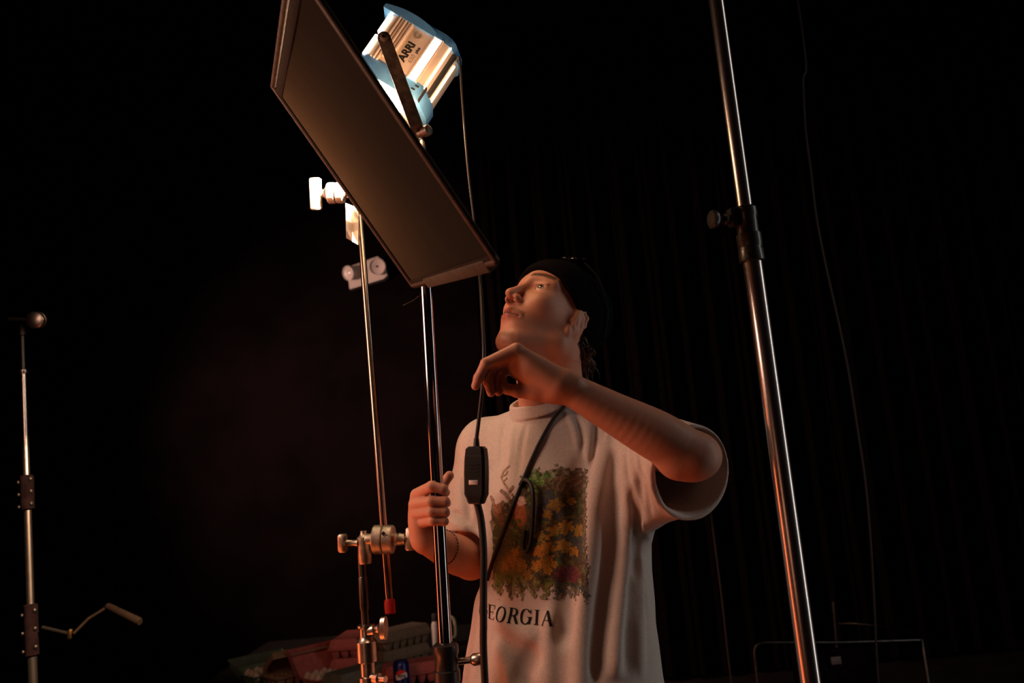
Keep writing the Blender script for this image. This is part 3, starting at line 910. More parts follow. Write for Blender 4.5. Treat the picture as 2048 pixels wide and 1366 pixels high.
def motif(u, v):
    n1 = value_noise(u, v, 160, 1); n2 = value_noise(u, v, 420, 2); n3 = value_noise(u, v, 90, 3); n4 = value_noise(u, v, 700, 4)
    px = u * 1054 * 0.93 + 1068; py = -(v + 0.06 * u * 0.93) * 1054 + 1062
    c = np.outer(0.5 + n2, A(0.055, 0.045, 0.026)) + np.outer(np.clip(n1 - 0.5, 0, 1), A(0.20, 0.14, 0.03))
    c += np.outer(np.clip(n3 - 0.55, 0, 1), A(0.0, 0.12, 0.02))
    left = 968 + 10 * (n1 - 0.5) + np.clip((1030 - py) * 0.42, 0, 60); right = 1166 + 10 * (n2 - 0.5)
    top = 944 + 26 * (n1 - 0.4) + np.clip((1062 - px) * 1.5, 0, 60); bot = 1176 + 34 * (n2 - 0.45) + 12 * np.sin(px * 0.25)
    mask = ((px > left) & (px < right) & (py > top) & (py < bot)).astype(float)

    def put(w, col, jit=0.35):
        w = np.clip(w, 0, 1)
        c[:] = c * (1 - w[:, None]) + w[:, None] * A(*col) * (1 + jit * (n2 - 0.5) * 2 + 0.3 * (n4 - 0.5))[:, None]

    def blob(x, y, rx, ry, col, soft=0.35, jag=0.5):
        d = np.hypot((px - x) / rx, (py - y) / ry) + jag * (n1 - 0.5) + jag * (n2 - 0.5)
        w = np.clip((1 - d) / soft, 0, 1); put(w, col); return w

    def leaf(x, y, s, ang, col, lobes=5):
        dx, dy = px - x, py - y; th = np.arctan2(dy, dx) - math.radians(ang); r = np.hypot(dx, dy)
        R = s * (0.45 + 0.55 * np.abs(np.cos(th * lobes / 2)) ** 0.7) * (0.75 + 0.25 * np.cos(th)) * (1 + 0.3 * (n2 - 0.5))
        w = np.clip((R - r) / 1.6, 0, 1); put(w, col, 0.3)
        vein = w * np.clip(1.2 - np.abs(np.sin(th * lobes / 2)) * r / 1.4, 0, 1) * (r > 1)
        put(0.45 * vein, tuple(0.5 * k for k in col)); np.maximum(mask, w, out=mask)

    def line(pts, wd, col):
        for (x0, y0), (x1, y1) in zip(pts[:-1], pts[1:]):
            L = (x1 - x0) ** 2 + (y1 - y0) ** 2
            h = np.clip(((px - x0) * (x1 - x0) + (py - y0) * (y1 - y0)) / L, 0, 1)
            d = np.hypot(px - x0 - h * (x1 - x0), py - y0 - h * (y1 - y0))
            w = np.clip(wd - d, 0, 1); put(w, col); np.maximum(mask, w, out=mask)

    blob(1140, 965, 30, 26, (0.09, 0.055, 0.035)); blob(1100, 1015, 30, 30, (0.065, 0.07, 0.085)); blob(1140, 1085, 30, 36, (0.06, 0.065, 0.06))
    blob(1000, 1075, 26, 50, (0.07, 0.075, 0.03)); blob(1010, 1135, 36, 26, (0.12, 0.10, 0.025)); blob(1025, 1120, 30, 26, (0.17, 0.09, 0.02))
    blob(1128, 1145, 26, 20, (0.10, 0.035, 0.045)); blob(1150, 1170, 18, 14, (0.035, 0.06, 0.055)); blob(1060, 1090, 22, 60, (0.06, 0.06, 0.035))
    # stags: russet bodies, pale throat, antlers
    blob(1045, 1025, 15, 34, (0.36, 0.13, 0.055), 0.3, 0.3); blob(1048, 1002, 12, 12, (0.60, 0.42, 0.36), 0.3, 0.3); blob(1045, 987, 12, 8, (0.07, 0.05, 0.035), 0.3)
    blob(988, 1015, 14, 26, (0.22, 0.11, 0.06), 0.3, 0.3); blob(998, 1040, 10, 14, (0.13, 0.07, 0.045))
    for t in ([(1018, 978), (1004, 966), (997, 955), (1002, 943), (1016, 933)], [(997, 955), (1009, 950), (1012, 944)], [(1003, 965), (1012, 958)]):
        line(t, 2.4, (0.20, 0.13, 0.06))
    line([(1001, 983), (1014, 990), (1020, 998)], 4.5, (0.10, 0.07, 0.05)); line([(1022, 985), (1030, 975)], 3.5, (0.10, 0.07, 0.05))
    line([(978, 1006), (972, 996)], 4.0, (0.20, 0.10, 0.06)); line([(1058, 985), (1070, 975)], 3.5, (0.08, 0.06, 0.045))
    for k in range(7): line([(1090 + 9 * k, 975 + 8 * math.sin(k * 2.1)), (1108 + 9 * k, 950 + 9 * math.sin(k * 1.3))], 1.8, (0.16, 0.10, 0.06))
    r = random.Random(5)
    for k in range(60):                                      # green sprigs above
        leaf(r.gauss(1086, 17), r.gauss(958, 11), r.uniform(4, 8), r.uniform(0, 360), r.choice([(0.11, 0.21, 0.05), (0.17, 0.27, 0.08), (0.07, 0.14, 0.04)]), 3)
    for k in range(50): leaf(r.uniform(1100, 1162), r.uniform(945, 985), r.uniform(3, 7), r.uniform(0, 360), r.choice([(0.10, 0.06, 0.035), (0.16, 0.08, 0.05), (0.06, 0.05, 0.035)]), 3)
    for k in range(26): leaf(r.uniform(1005, 1050), r.uniform(1035, 1100), r.uniform(3, 7), r.uniform(0, 360), r.choice([(0.09, 0.17, 0.03), (0.05, 0.12, 0.02), (0.15, 0.12, 0.03)]), 3)
    for x, y, s, a in ((1112, 1008, 20, 80), (1100, 1028, 15, 150), (1136, 1005, 11, 20), (1128, 1052, 20, 110), (1108, 1062, 16, 200), (1146, 1060, 18, 40), (1118, 1088, 20, 70),
                       (1140, 1100, 15, 140), (1080, 1068, 17, 95), (1074, 1098, 18, 60), (1092, 1090, 20, 100), (1090, 1122, 24, 85), (1070, 1128, 15, 150), (1048, 1145, 15, 30),
                       (1018, 1116, 17, 80), (1036, 1128, 17, 20), (1004, 1130, 14, 140), (1028, 1105, 12, 210)):
        yel = y > 1110 and x < 1055
        leaf(x, y, s, a, (0.24, 0.12, 0.022) if yel else r.choice([(0.30, 0.165, 0.032), (0.34, 0.155, 0.028), (0.24, 0.15, 0.035)]), 5)
    for x, y, s in ((1094, 1072, 9), (1096, 1112, 12), (1076, 1120, 9)): leaf(x, y, s, 90, (0.38, 0.16, 0.03), 3)
    for k in range(80): leaf(r.uniform(972, 1100), r.uniform(1148, 1186), r.uniform(3, 8), r.uniform(60, 120), r.choice([(0.12, 0.15, 0.03), (0.18, 0.18, 0.05), (0.07, 0.10, 0.02)]), 3)
    for k in range(40): leaf(r.uniform(1100, 1164), r.uniform(1160, 1188), r.uniform(3, 7), r.uniform(60, 120), r.choice([(0.04, 0.06, 0.055), (0.07, 0.08, 0.07)]), 3)
    for k in range(12): leaf(r.uniform(1105, 1150), r.uniform(1130, 1158), r.uniform(4, 8), r.uniform(0, 360), (0.16, 0.04, 0.045), 5)
    edge = np.clip(np.minimum(np.minimum(px - left, right - px), np.minimum(py - top, bot - py)) / 9.0, 0, 1)
    w = (1 - edge) * 0.5 * (n4 > 0.35)
    c[:] = c * (1 - w[:, None]) + w[:, None] * A(0.40, 0.34, 0.30)
    return np.clip(c * 1.3, 0.004, 1), mask


shirt_patch('wildlife_print', PO, UX, UY, np.arange(-0.112, 0.1121, 0.0009), np.arange(-0.140, 0.1401, 0.0009), motif, M['print'])


def letters(word):
    def col(x, y):
        z = np.zeros(len(x), bool)
        for k, ch in enumerate(word):
            cx = (k - (len(word) - 1) / 2) * 0.94
            if 'I' in word[:k]: cx -= 0.30
            if ch == 'I': cx -= 0.15
            X, Y = x - cx, y
            box = lambda a, b, c_, d: (X > a) & (X < b) & (Y > c_) & (Y < d)
            ringo = ((X / 0.42) ** 2 + (Y / 0.51) ** 2 < 1) & ((X / 0.25) ** 2 + (Y / 0.44) ** 2 > 1)
            if ch == 'O': s_ = ringo
            elif ch == 'G': s_ = (ringo & ~box(0.05, 0.6, -0.05, 0.24)) | box(0.20, 0.36, -0.48, -0.02) | box(0.08, 0.45, -0.06, 0.0) | box(0.33, 0.38, 0.18, 0.5)
            elif ch == 'I': s_ = box(-0.09, 0.09, -0.5, 0.5) | box(-0.2, 0.2, 0.44, 0.5) | box(-0.2, 0.2, -0.5, -0.44)
            elif ch == 'E': s_ = box(-0.28, -0.10, -0.5, 0.5) | box(-0.38, 0.33, 0.43, 0.5) | box(-0.38, 0.36, -0.5, -0.43) | box(-0.2, 0.2, -0.03, 0.04) | box(0.27, 0.33, 0.22, 0.5) | box(0.30, 0.36, -0.5, -0.22) | box(0.14, 0.20, -0.14, 0.15)
            elif ch == 'R':
                bowl = (((X - 0.02) / 0.32) ** 2 + ((Y - 0.23) / 0.27) ** 2 < 1) & (((X - 0.0) / 0.17) ** 2 + ((Y - 0.23) / 0.20) ** 2 > 1) & (X > -0.12)
                leg = (Y < 0.0) & (Y > -0.5) & (np.abs(X - (0.08 - 0.62 * Y)) < 0.10)
                s_ = box(-0.28, -0.10, -0.5, 0.5) | bowl | leg | box(-0.38, 0.02, 0.44, 0.5) | box(-0.38, 0.0, -0.5, -0.44) | box(0.28, 0.5, -0.5, -0.45)
            else:
                s_ = ((np.abs(X + 0.02 - (0.0 + (0.5 - Y) * 0.34)) < 0.095) | (np.abs(X + 0.02 + (0.5 - Y) * 0.33) < 0.035)) & (np.abs(Y) < 0.5)
                s_ |= box(-0.22, 0.18, -0.16, -0.10) | box(-0.45, -0.22, -0.5, -0.45) | box(0.16, 0.48, -0.5, -0.45)
            z |= s_
        return z
    return col


T0, T1 = cloth(966, 1219), cloth(1094, 1237)
tx = T1 - T0; tx = nrm(tx - TF * (tx @ TF)); ty = nrm(np.cross(-TF, tx)); ty = ty if ty[2] > 0 else -ty
tl = np.linalg.norm((T1 - T0) - TF * ((T1 - T0) @ TF)) / 5.34
TXo = T0 + tx * 2.82 * tl
word = letters('GEORGIA')
shirt_patch('lettering', TXo, tx, ty, np.arange(-0.090, 0.0901, 0.0006), np.arange(-0.0165, 0.0166, 0.0006),
            lambda u, v: (np.tile(A(0.014, 0.011, 0.013), (len(u), 1)), word(u / tl, v / 0.0265).astype(float)), M['print'])

# ------------------------------------------------------------------ trousers, shoes and small things worn
hipc = c_hip
M['denim'] = mat('dark_trousers', (0.018, 0.016, 0.018), 0.9, 0.0, var=0.3, scale=200, spec=0.1)
fl, fr = A(0.16, 1.68, 0.0), A(-0.06, 1.80, 0.0)
tr = Grp([('+', rc(A(0.03, 1.74, 0.90), A(0.03, 1.74, 0.80), 0.12, 0.13), 0),
          ('+', chain([A(0.11, 1.71, 0.80), A(0.15, 1.67, 0.46), A(0.16, 1.70, 0.09)], [0.092, 0.070, 0.062], 0.03), 0.04),
          ('+', chain([A(-0.04, 1.77, 0.80), A(-0.06, 1.76, 0.46), A(-0.06, 1.81, 0.09)], [0.092, 0.070, 0.062], 0.03), 0.04),
          ('&', plane(A(0, 0, 0.045), A(0, 0, -1)), 0.004)])
V, F = polygonise(tr, (-0.26, 1.5, 0.0), (0.32, 2.0, 1.1), 0.009, 8)
arr_mesh('trousers', V, F, M['denim'], person)
for c in (fl, fr):
    d = nrm(A(-0.40, -0.9, 0))
    sh = Grp([('+', chain([c + A(0, 0.03, 0.045), c + d * 0.10 + A(0, 0, 0.042), c + d * 0.19 + A(0, 0, 0.036)], [0.044, 0.046, 0.036], 0.02), 0),
              ('+', rc(c + A(0, 0.03, 0.05), c + A(0, 0.03, 0.11), 0.045, 0.045), 0.03), ('&', plane(A(0, 0, 0.0), A(0, 0, -1)), 0.003)])
    V, F = polygonise(sh, c + A(-0.2, -0.32, -0.02), c + A(0.2, 0.16, 0.2), 0.008, 8)
    arr_mesh('shoe', V, F, M['rubber'], person)

# chain bracelet on the right wrist
ax_ = nrm(WR - ER); bc = lerp(ER, WR, 0.66); a, b, d = frame(ax_)
mb = MB()
for i in range(34):
    t = 2 * math.pi * i / 34
    p = bc + (a * math.cos(t) + b * math.sin(t)) * 0.0345 + d * 0.004 * math.sin(t * 1 + 1)
    tg = -a * math.sin(t) + b * math.cos(t)
    mb.lathe(p - tg * 0.0026, tg, [(0, 0.0005), (0.0012, 0.0014), (0.0040, 0.0014), (0.0052, 0.0005)], 6)
tag(mb.build('bracelet', M['dark_steel'], person), 'thin chain bracelet')

# black strap round the neck with a hanging loop
off = lambda x, y, k=0.005: cloth(x, y, k)
mb = MB()
nk = [NB + TL * 0.062 + A(0, 0, 0.055), NB + TL * 0.072 + TF * 0.02 + A(0, 0, 0.045)]
sp = nk + [off(1133, 806, 0.006), off(1108, 836), off(1082, 880), off(1062, 922), off(1044, 966), off(1022, 1022), off(1002, 1076), off(984, 1126), off(974, 1160)]
mb.tube(smooth_path(sp, 6), 0.0040, 8)
strap = empty('neck_strap', off(1044, 966))
tag(strap, 'black neck strap running diagonally across the printed t-shirt', 'strap')
mb.build('strap', M['rubber'], strap)
lp = [off(1040, 972, 0.012), off(1048, 960, 0.014), off(1060, 966, 0.014), off(1066, 990, 0.012), off(1065, 1040, 0.010), off(1061, 1084, 0.009), off(1053, 1103, 0.009), off(1047, 1092, 0.009), off(1050, 1060, 0.009)]
MB().tube(smooth_path(lp, 6), 0.0042, 8).build('loop', M['rubber'], strap)

# sunglasses pushed up on the cap
sg = empty('sunglasses', hl(0.02, 0, 0.16))
tag(sg, 'dark sunglasses pushed up on top of the black cap', 'sunglasses')
for s in (-1, 1):
    mb = MB()
    c = hl(0.040, s * 0.032, 0.139); n = nrm(HR @ A(0.62, s * 0.12, 0.80)); a = nrm(np.cross(n, HR[:, 0])); b = np.cross(n, a)
    poly = [(0.028 * math.copysign(abs(math.cos(t)) ** 0.7, math.cos(t)), 0.020 * math.copysign(abs(math.sin(t)) ** 0.7, math.sin(t))) for t in np.linspace(0, 2 * math.pi, 24, endpoint=False)]
    mb.prism(poly, c, a, b, n, 0.003)
    mb.build('lens', M['gloss'] if 'gloss' in M else M['black_plastic'], sg)
    rimp = [c + a * x * 1.05 + b * y * 1.05 + n * 0.0015 for x, y in poly]
    MB().tube(rimp + [rimp[0]], 0.0017, 6).build('rim', M['chrome'], sg)
    MB().tube(smooth_path([hl(0.036, s * 0.062, 0.130), hl(0.0, s * 0.086, 0.108), hl(-0.05, s * 0.090, 0.070), hl(-0.085, s * 0.075, 0.030)], 6), 0.0020, 6).build('temple', M['black_plastic'], sg)
MB().tube(smooth_path([hl(0.046, -0.007, 0.146), hl(0.048, 0, 0.150), hl(0.046, 0.007, 0.146)], 4), 0.0018, 6).build('bridge', M['chrome'], sg)

# ------------------------------------------------------------------ stands
def stand_legs(root, foot, m, reach=0.42, hub_z=0.16, rise=0.20, rot=0.3):
    """three legs spreading from a hub on the pole to the floor"""
    MB().lathe(A(foot[0], foot[1], hub_z - 0.05), (0, 0, 1), [(0, 0.020), (0.01, 0.030), (0.09, 0.030), (0.10, 0.020)], 20).build('hub', M['dark_steel'], root)
    for k in range(3):
        t = rot + 2 * math.pi * k / 3
        d = A(math.cos(t), math.sin(t), 0)
        p0 = A(foot[0], foot[1], hub_z) + d * 0.025
        pts = [p0, p0 + d * 0.10 + A(0, 0, -0.005), p0 + d * (reach - 0.10) + A(0, 0, -hub_z + 0.04), A(foot[0], foot[1], 0.016) + d * reach]
        leg = MB().tube(smooth_path(pts, 5), 0.011, 10).build('leg', m, root)
        MB().lathe(A(foot[0], foot[1], 0) + d * reach, (0, 0, 1), [(0, 0.018), (0.006, 0.019), (0.03, 0.014)], 12).build('foot', M['rubber'], leg)


def line_at_z(p, q, z):
    return p + (q - p) * ((z - p[2]) / (q[2] - p[2]))


def collar_mb(c, d, r, h, step=0.004):
    return MB().lathe(c - d * h / 2, d, [(0, r), (0.003, r + step), (h * 0.22, r + step), (h * 0.25, r + step * 0.4), (h * 0.62, r + step * 0.4), (h * 0.65, r + step * 1.4), (h - 0.003, r + step * 1.4), (h, r)], 28)


def knob(root, c, axis, name='knob', m=None, r=0.016, stem=0.03):
    """round clamping knob on a threaded stem"""
    k = MB().lathe(c, axis, [(0, 0.006), (stem, 0.006), (stem + 0.001, r * 0.7), (stem + 0.006, r), (stem + 0.020, r), (stem + 0.026, r * 0.8), (stem + 0.027, 0.001)], 18)
    return k.build(name, m or M['black_plastic'], root)


def tee(c, axis, bar, stem, w, m, root, name='t_handle', th=0.0085):
    """T-shaped clamping handle: stem along axis, flattened bar across it"""
    axis = nrm(axis); bar = nrm(np.asarray(bar, float) - axis * (np.asarray(bar) @ axis)); n = np.cross(axis, bar)
    mb = MB().lathe(c, axis, [(0, 0.0075), (stem * 0.3, 0.0060), (stem * 0.85, 0.0065), (stem, 0.0090)], 14)
    mb.box(c + axis * (stem + 0.006), (axis, bar, n), (th, w, 0.0075), 0.003)
    return mb.build(name, m, root)


# the chrome lamp stand gripped by the person
L0, L1 = P(891, 1290, 1.60), P(835, 262, 1.60)
ld = nrm(L1 - L0)
lf = line_at_z(L0, L1, 0.0)
lst = empty('lamp_stand', (lf[0], lf[1], 0))
tag(lst, 'chrome lamp stand gripped by the person, standing upright under the dark flag', 'stand')
MB().cyl(L0 - ld * 0.08, L1 - ld * 0.045, 0.0125, seg=28).build('riser', M['chrome'], lst)
MB().lathe(L1 - ld * 0.05, ld, [(0, 0.0135), (0.012, 0.0135), (0.014, 0.008), (0.05, 0.008)], 20).build('spigot', M['steel'], lst)
cl = MB().lathe(L0 - ld * 0.10, ld, [(0, 0.020), (0.004, 0.024), (0.018, 0.024), (0.020, 0.0215), (0.036, 0.0215), (0.038, 0.0235), (0.056, 0.0235), (0.058, 0.021), (0.082, 0.021), (0.085, 0.023), (0.100, 0.023), (0.104, 0.018)], 28).build('collar', M['black_metal'], lst)
knob(cl, L0 - ld * 0.03 + A(0.022, 0, 0), A(1, -0.15, 0.05), 'knob', M['steel'], 0.011, 0.022)
MB().cyl(line_at_z(L0, L1, 0.12), L0 - ld * 0.09, 0.0165, seg=24).build('lower_tube', M['chrome'], lst)
stand_legs(lst, lf, M['chrome'], 0.45, 0.16, rot=0.9)

# tall combo stand in the right foreground
R0, R1 = P(1621, 1366, 1.5), P(1424, -60, 1.5)
rd = nrm(R1 - R0)
rf = line_at_z(R0, R1, 0.0)
rst = empty('combo_stand', (rf[0], rf[1], 0))
tag(rst, 'tall steel stand with black collar in the right foreground', 'stand')
Rc = P(1507, 466, 1.5)
Rc = R0 + rd * ((Rc - R0) @ rd)
MB().cyl(Rc, R1 + rd * 0.25, 0.0137, seg=32).build('upper_tube', M['satin'], rst)
MB().cyl(line_at_z(R0, R1, 0.12), Rc - rd * 0.03, 0.0172, seg=32).build('lower_tube', M['satin'], rst)
cb = MB().lathe(Rc - rd * 0.054, rd, [(0, 0.0195), (0.002, 0.0225), (0.022, 0.0225), (0.0235, 0.0215), (0.030, 0.0215), (0.0315, 0.0222), (0.052, 0.0222), (0.0535, 0.0195), (0.060, 0.0190), (0.083, 0.0190), (0.085, 0.0205), (0.100, 0.0205), (0.104, 0.0165)], 32)
cb = cb.build('collar', M['black_satin'], rst)
kx = nrm(-RGT * 0.97 + UPV * -0.03 + FWD * -0.25)
MB().box(Rc + rd * 0.030 + kx * 0.022, (kx, rd, np.cross(kx, rd)), (0.012, 0.017, 0.011), 0.003).build('clamp_lug', M['black_satin'], cb)
kb = MB().lathe(Rc + rd * 0.026 + kx * 0.032, kx, [(0, 0.0065), (0.006, 0.0065), (0.007, 0.010), (0.011, 0.0105), (0.013, 0.007), (0.026, 0.0065), (0.028, 0.0150), (0.031, 0.0172), (0.037, 0.0172), (0.039, 0.0150), (0.0395, 0.001)], 24)
kb.build('knob', M['black_satin'], rst)
for t, r_ in ((-0.045, 0.0226), (0.045, 0.0206)):
    a, b, d = frame(rd)
    for q in (2.2, 4.2):
        p = Rc + rd * t + (a * math.cos(q) + b * math.sin(q)) * (r_ - 0.001)
        MB().lathe(p, a * math.cos(q) + b * math.sin(q), [(0, 0.0035), (0.002, 0.0035), (0.0026, 0.002)], 10).build('screw', M['dark_steel'], cb)
stand_legs(rst, rf, M['satin'], 0.50, 0.18, rot=0.2)

# grip stand with its clamping head, behind the hand
S0, S1 = P(731, 1250, 1.68), P(728, 1092, 1.68)
sd = nrm(S1 - S0 + A(0, 0, 0.4))
sf = A(S0[0], S0[1], 0.0)
S1 = S0 + A(0, 0, 1) * (P(728, 1085, 1.68)[2] - S0[2]); sd = A(0, 0, 1)
cst = empty('grip_stand', (sf[0], sf[1], 0))
tag(cst, 'steel grip stand with a T-handled collar in front of the egg cartons', 'stand')
MB().cyl(S0 - sd * 0.02, S1 - sd * 0.02, 0.0078, seg=20).build('riser', M['dark_steel'], cst)
MB().lathe(S1 - sd * 0.125, sd, [(0, 0.0085), (0.004, 0.0095), (0.060, 0.0090), (0.062, 0.0078)], 20).build('pin', M['dark_steel'], cst)
c1 = MB().lathe(S0 - sd * 0.068, sd, [(0, 0.016), (0.002, 0.0195), (0.038, 0.0195), (0.040, 0.0175), (0.044, 0.0130), (0.050, 0.0120), (0.062, 0.0120), (0.064, 0.0160), (0.068, 0.0160), (0.070, 0.010)], 28)
c1.build('collar', M['steel'], cst)
kk = nrm(A(0.9, -0.3, 0.12))
MB().lathe(S0 - sd * 0.012 + kk * 0.008, kk, [(0, 0.012), (0.012, 0.012), (0.014, 0.008), (0.022, 0.010), (0.024, 0.006), (0.034, 0.005)], 16).build('clamp_screw', M['steel'], cst)
hb = [S0 - sd * 0.012 + kk * 0.044 + (A(0, 0, 1) * math.sin(t) * 0.022 + nrm(A(0.3, 0.9, 0)) * math.cos(t) * 0.012) for t in np.linspace(0, 2 * math.pi, 28, endpoint=False)]
MB().prism([(0.022 * math.sin(t), 0.010 * math.cos(t)) for t in np.linspace(0, 2 * math.pi, 28, endpoint=False)], S0 - sd * 0.012 + kk * 0.034, A(0.05, 0, 1), nrm(A(0.3, 0.9, 0)), kk, 0.009).build('handle', M['steel'], cst)
MB().lathe(S0 - sd * 0.130, sd, [(0, 0.015), (0.003, 0.0180), (0.036, 0.0180), (0.038, 0.0140), (0.064, 0.0140)], 28).build('lower_collar', M['steel'], cst)
MB().lathe(S0 - sd * 0.096, nrm(A(0.8, -0.55, 0.0)), [(0.01, 0.010), (0.028, 0.010), (0.030, 0.006), (0.044, 0.006)], 16).build('lower_clamp', M['steel'], cst)
MB().cyl(A(sf[0], sf[1], 0.12), S0 - sd * 0.125, 0.0135, seg=24).build('lower_tube', M['dark_steel'], cst)
stand_legs(cst, sf, M['dark_steel'], 0.40, 0.17, rot=2.5)

# the clamping head on top of it
GX = nrm(RGT * 0.995 - UPV * -0.03 + FWD * -0.08)
g0 = P(767, 1079, 1.675)
gh = empty('rod_clamp', P(728, 1125, 1.68))
tag(gh, 'cast grip head with T-handles clamping the thin red-lit rod', 'clamp')
for t0, t1, nm in ((-0.0195, -0.0004, 'disc'), (0.0004, 0.0195, 'disc')):
    MB().lathe(g0 + GX * t0, GX, [(0, 0.0255), (0.002, 0.0275), (t1 - t0 - 0.002, 0.0275), (t1 - t0, 0.0255)], 32).build(nm, M['cast'], gh)
MB().lathe(g0 - GX * 0.036, GX, [(0, 0.0105), (0.004, 0.0120), (0.018, 0.0110)], 20).build('neck', M['cast'], gh)
ue = A(0, 0, 1)
sk = P(728, 1085, 1.68)
MB().lathe(sk - ue * 0.040, ue, [(0, 0.0115), (0.003, 0.0130), (0.030, 0.0125), (0.040, 0.0140), (0.050, 0.0135), (0.054, 0.0080), (0.058, 0.0065), (0.062, 0.0060)], 22).build('socket', M['cast'], gh)
tee(P(716, 1086, 1.675), -GX, UPV, 0.024, 0.0175, M['cast'], gh)
MB().lathe(g0 + GX * 0.0195, GX, [(0, 0.0130), (0.004, 0.0140), (0.008, 0.0110), (0.012, 0.0125), (0.018, 0.0110), (0.022, 0.0115)], 22).build('threaded_bolt', M['cast'], gh)
tee(g0 + GX * 0.040, GX, UPV * 1 + FWD * 0.3, 0.006, 0.0215, M['cast'], gh)
dm = MB(); fc = g0 - FWD * 0.0283
dm.prism([(0, 0.0048), (0.0045, 0), (0, -0.0048), (-0.0045, 0)], P(767, 1067, 1.647), RGT, UPV, -FWD, 0.0012)
dm.build('hex_recess', M['ink'], gh)

# the rod it holds, running up to the flag, with a second head on top
A0, A1 = P(780, 1216, 1.70), P(716, 392, 1.83)
ad = nrm(A1 - A0)
ga = empty('extension_rod', A0)
tag(ga, 'long thin steel rod with red tip rising to the flag', 'rod')
MB().cyl(A0, A1, 0.0076, seg=20).build('rod', M['arm_steel'], ga)
MB().lathe(A0 - ad * 0.012, ad, [(0, 0.006), (0.002, 0.0105), (0.022, 0.0110), (0.028, 0.0095), (0.029, 0.0070)], 20).build('tip_cap', M['red_cap'], ga)
h0 = P(672, 386, 1.82)
for t0, t1 in ((-0.018, -0.001), (0.001, 0.018)):
    MB().lathe(h0 + GX * t0, GX, [(0, 0.0215), (0.002, 0.0235), (t1 - t0 - 0.002, 0.0235), (t1 - t0, 0.0215)], 28).build('head_disc', M['cast_pale'], ga)
MB().lathe(h0 - GX * 0.018, -GX, [(0, 0.0120), (0.006, 0.0125), (0.010, 0.0080), (0.014, 0.0095), (0.022, 0.0080)], 20).build('head_bolt', M['cast_pale'], ga)
tee(h0 - GX * 0.030, -GX, UPV * 1 + RGT * -0.10, 0.010, 0.0355, M['cast_pale'], ga, 'head_handle', 0.0125)
MB().lathe(h0 + GX * 0.018, GX, [(0, 0.0125), (0.012, 0.0125), (0.030, 0.0105)], 20).build('head_socket', M['cast_pale'], ga)

# crumpled foil tag at the top of the rod
mb = MB(); nx, ny = 3, 5
fr_, bk = [], []
r5 = random.Random(3)
for j in range(ny):
    rowf, rowb = [], []
    for i in range(nx):
        x = 691 + i * (26 - j * 0.4) / (nx - 1) + j * 0.3; y = 406 + j * 17.5 + 4 * i + i * (3.0 if j == ny - 1 else 1.0)
        p = P(x, y, 1.805 + r5.uniform(-0.010, 0.010))
        rowf.append(p); rowb.append(p + FWD * 0.0012)
    fr_.append(rowf); bk.append(rowb)
flat = [p for r_ in fr_ for p in r_] + [p for r_ in bk for p in r_]
fs = []
n_ = nx * ny
for j in range(ny - 1):
    for i in range(nx - 1):
        a = j * nx + i
        fs += [(a, a + nx, a + nx + 1), (a, a + nx + 1, a + 1), (n_ + a, n_ + a + 1, n_ + a + nx + 1, n_ + a + nx)]
edge = [i for i in range(nx)] + [j * nx + nx - 1 for j in range(1, ny)] + [(ny - 1) * nx + i for i in range(nx - 2, -1, -1)] + [j * nx for j in range(ny - 2, 0, -1)]
for k in range(len(edge)):
    a, b = edge[k], edge[(k + 1) % len(edge)]
    fs.append((a, b, n_ + b, n_ + a))
mb.add(flat, fs)
tag(mb.build('foil_tag', M['foil'], smooth=False), 'crumpled shiny foil tag hanging below the upper clamp beside the flag', 'foil')

# ------------------------------------------------------------------ the dark flag
FK = 0.72
FC = [CAM + FK * (A(*p) - CAM) for p in ((-0.53596, 1.96752, 2.27209), (-0.24089, 2.16038, 1.77426), (-0.00801, 1.44744, 1.63610), (-0.30308, 1.25458, 2.13393))]
fa, fb = FC[1] - FC[0], FC[3] - FC[0]
fh, fw_ = np.linalg.norm(fa), np.linalg.norm(fb)
fa, fb = fa / fh, nrm(fb - fa / np.linalg.norm(fa) * (fb @ (fa / np.linalg.norm(fa))))
fn_ = np.cross(fa, fb); fn_ = fn_ if fn_ @ (CAM - FC[0]) > 0 else -fn_          # towards the camera side
fo = FC[0]
flag = empty('flag', FC[1])
tag(flag, 'large dark fabric flag on a steel frame below the lit lamp', 'flag')
fp = lambda s, t, n=0.0: fo + fa * s + fb * t + fn_ * n
m_ = 0.006
rect = [fp(m_, m_), fp(fh - m_, m_), fp(fh - m_, fw_ - m_), fp(m_, fw_ - m_)]
for i in range(4):
    MB().cyl(rect[i], rect[(i + 1) % 4], 0.0046, seg=12).build('frame_rod', M['frame_paint'], flag)
# cloth, slightly slack
mb = MB(); NS, NT = 24, 30
i0, i1, j0, j1 = 0.022, fh - 0.010, 0.014, fw_ - 0.010
vs2 = []; sag = lambda s, t: -0.006 * math.sin(math.pi * s) * math.sin(math.pi * t) + 0.0012 * math.sin(9 * s + 2 * t) * math.sin(7 * t)
for k in range(NS + 1):
    for l in range(NT + 1):
        s_, t_ = k / NS, l / NT
        vs2.append(fp(i0 + (i1 - i0) * s_, j0 + (j1 - j0) * t_, sag(s_, t_)))
fs = [(k * (NT + 1) + l, (k + 1) * (NT + 1) + l, (k + 1) * (NT + 1) + l + 1, k * (NT + 1) + l + 1) for k in range(NS) for l in range(NT)]
mb.add(vs2, fs)
cloth_o = mb.build('cloth', M['flag_cloth'], flag)
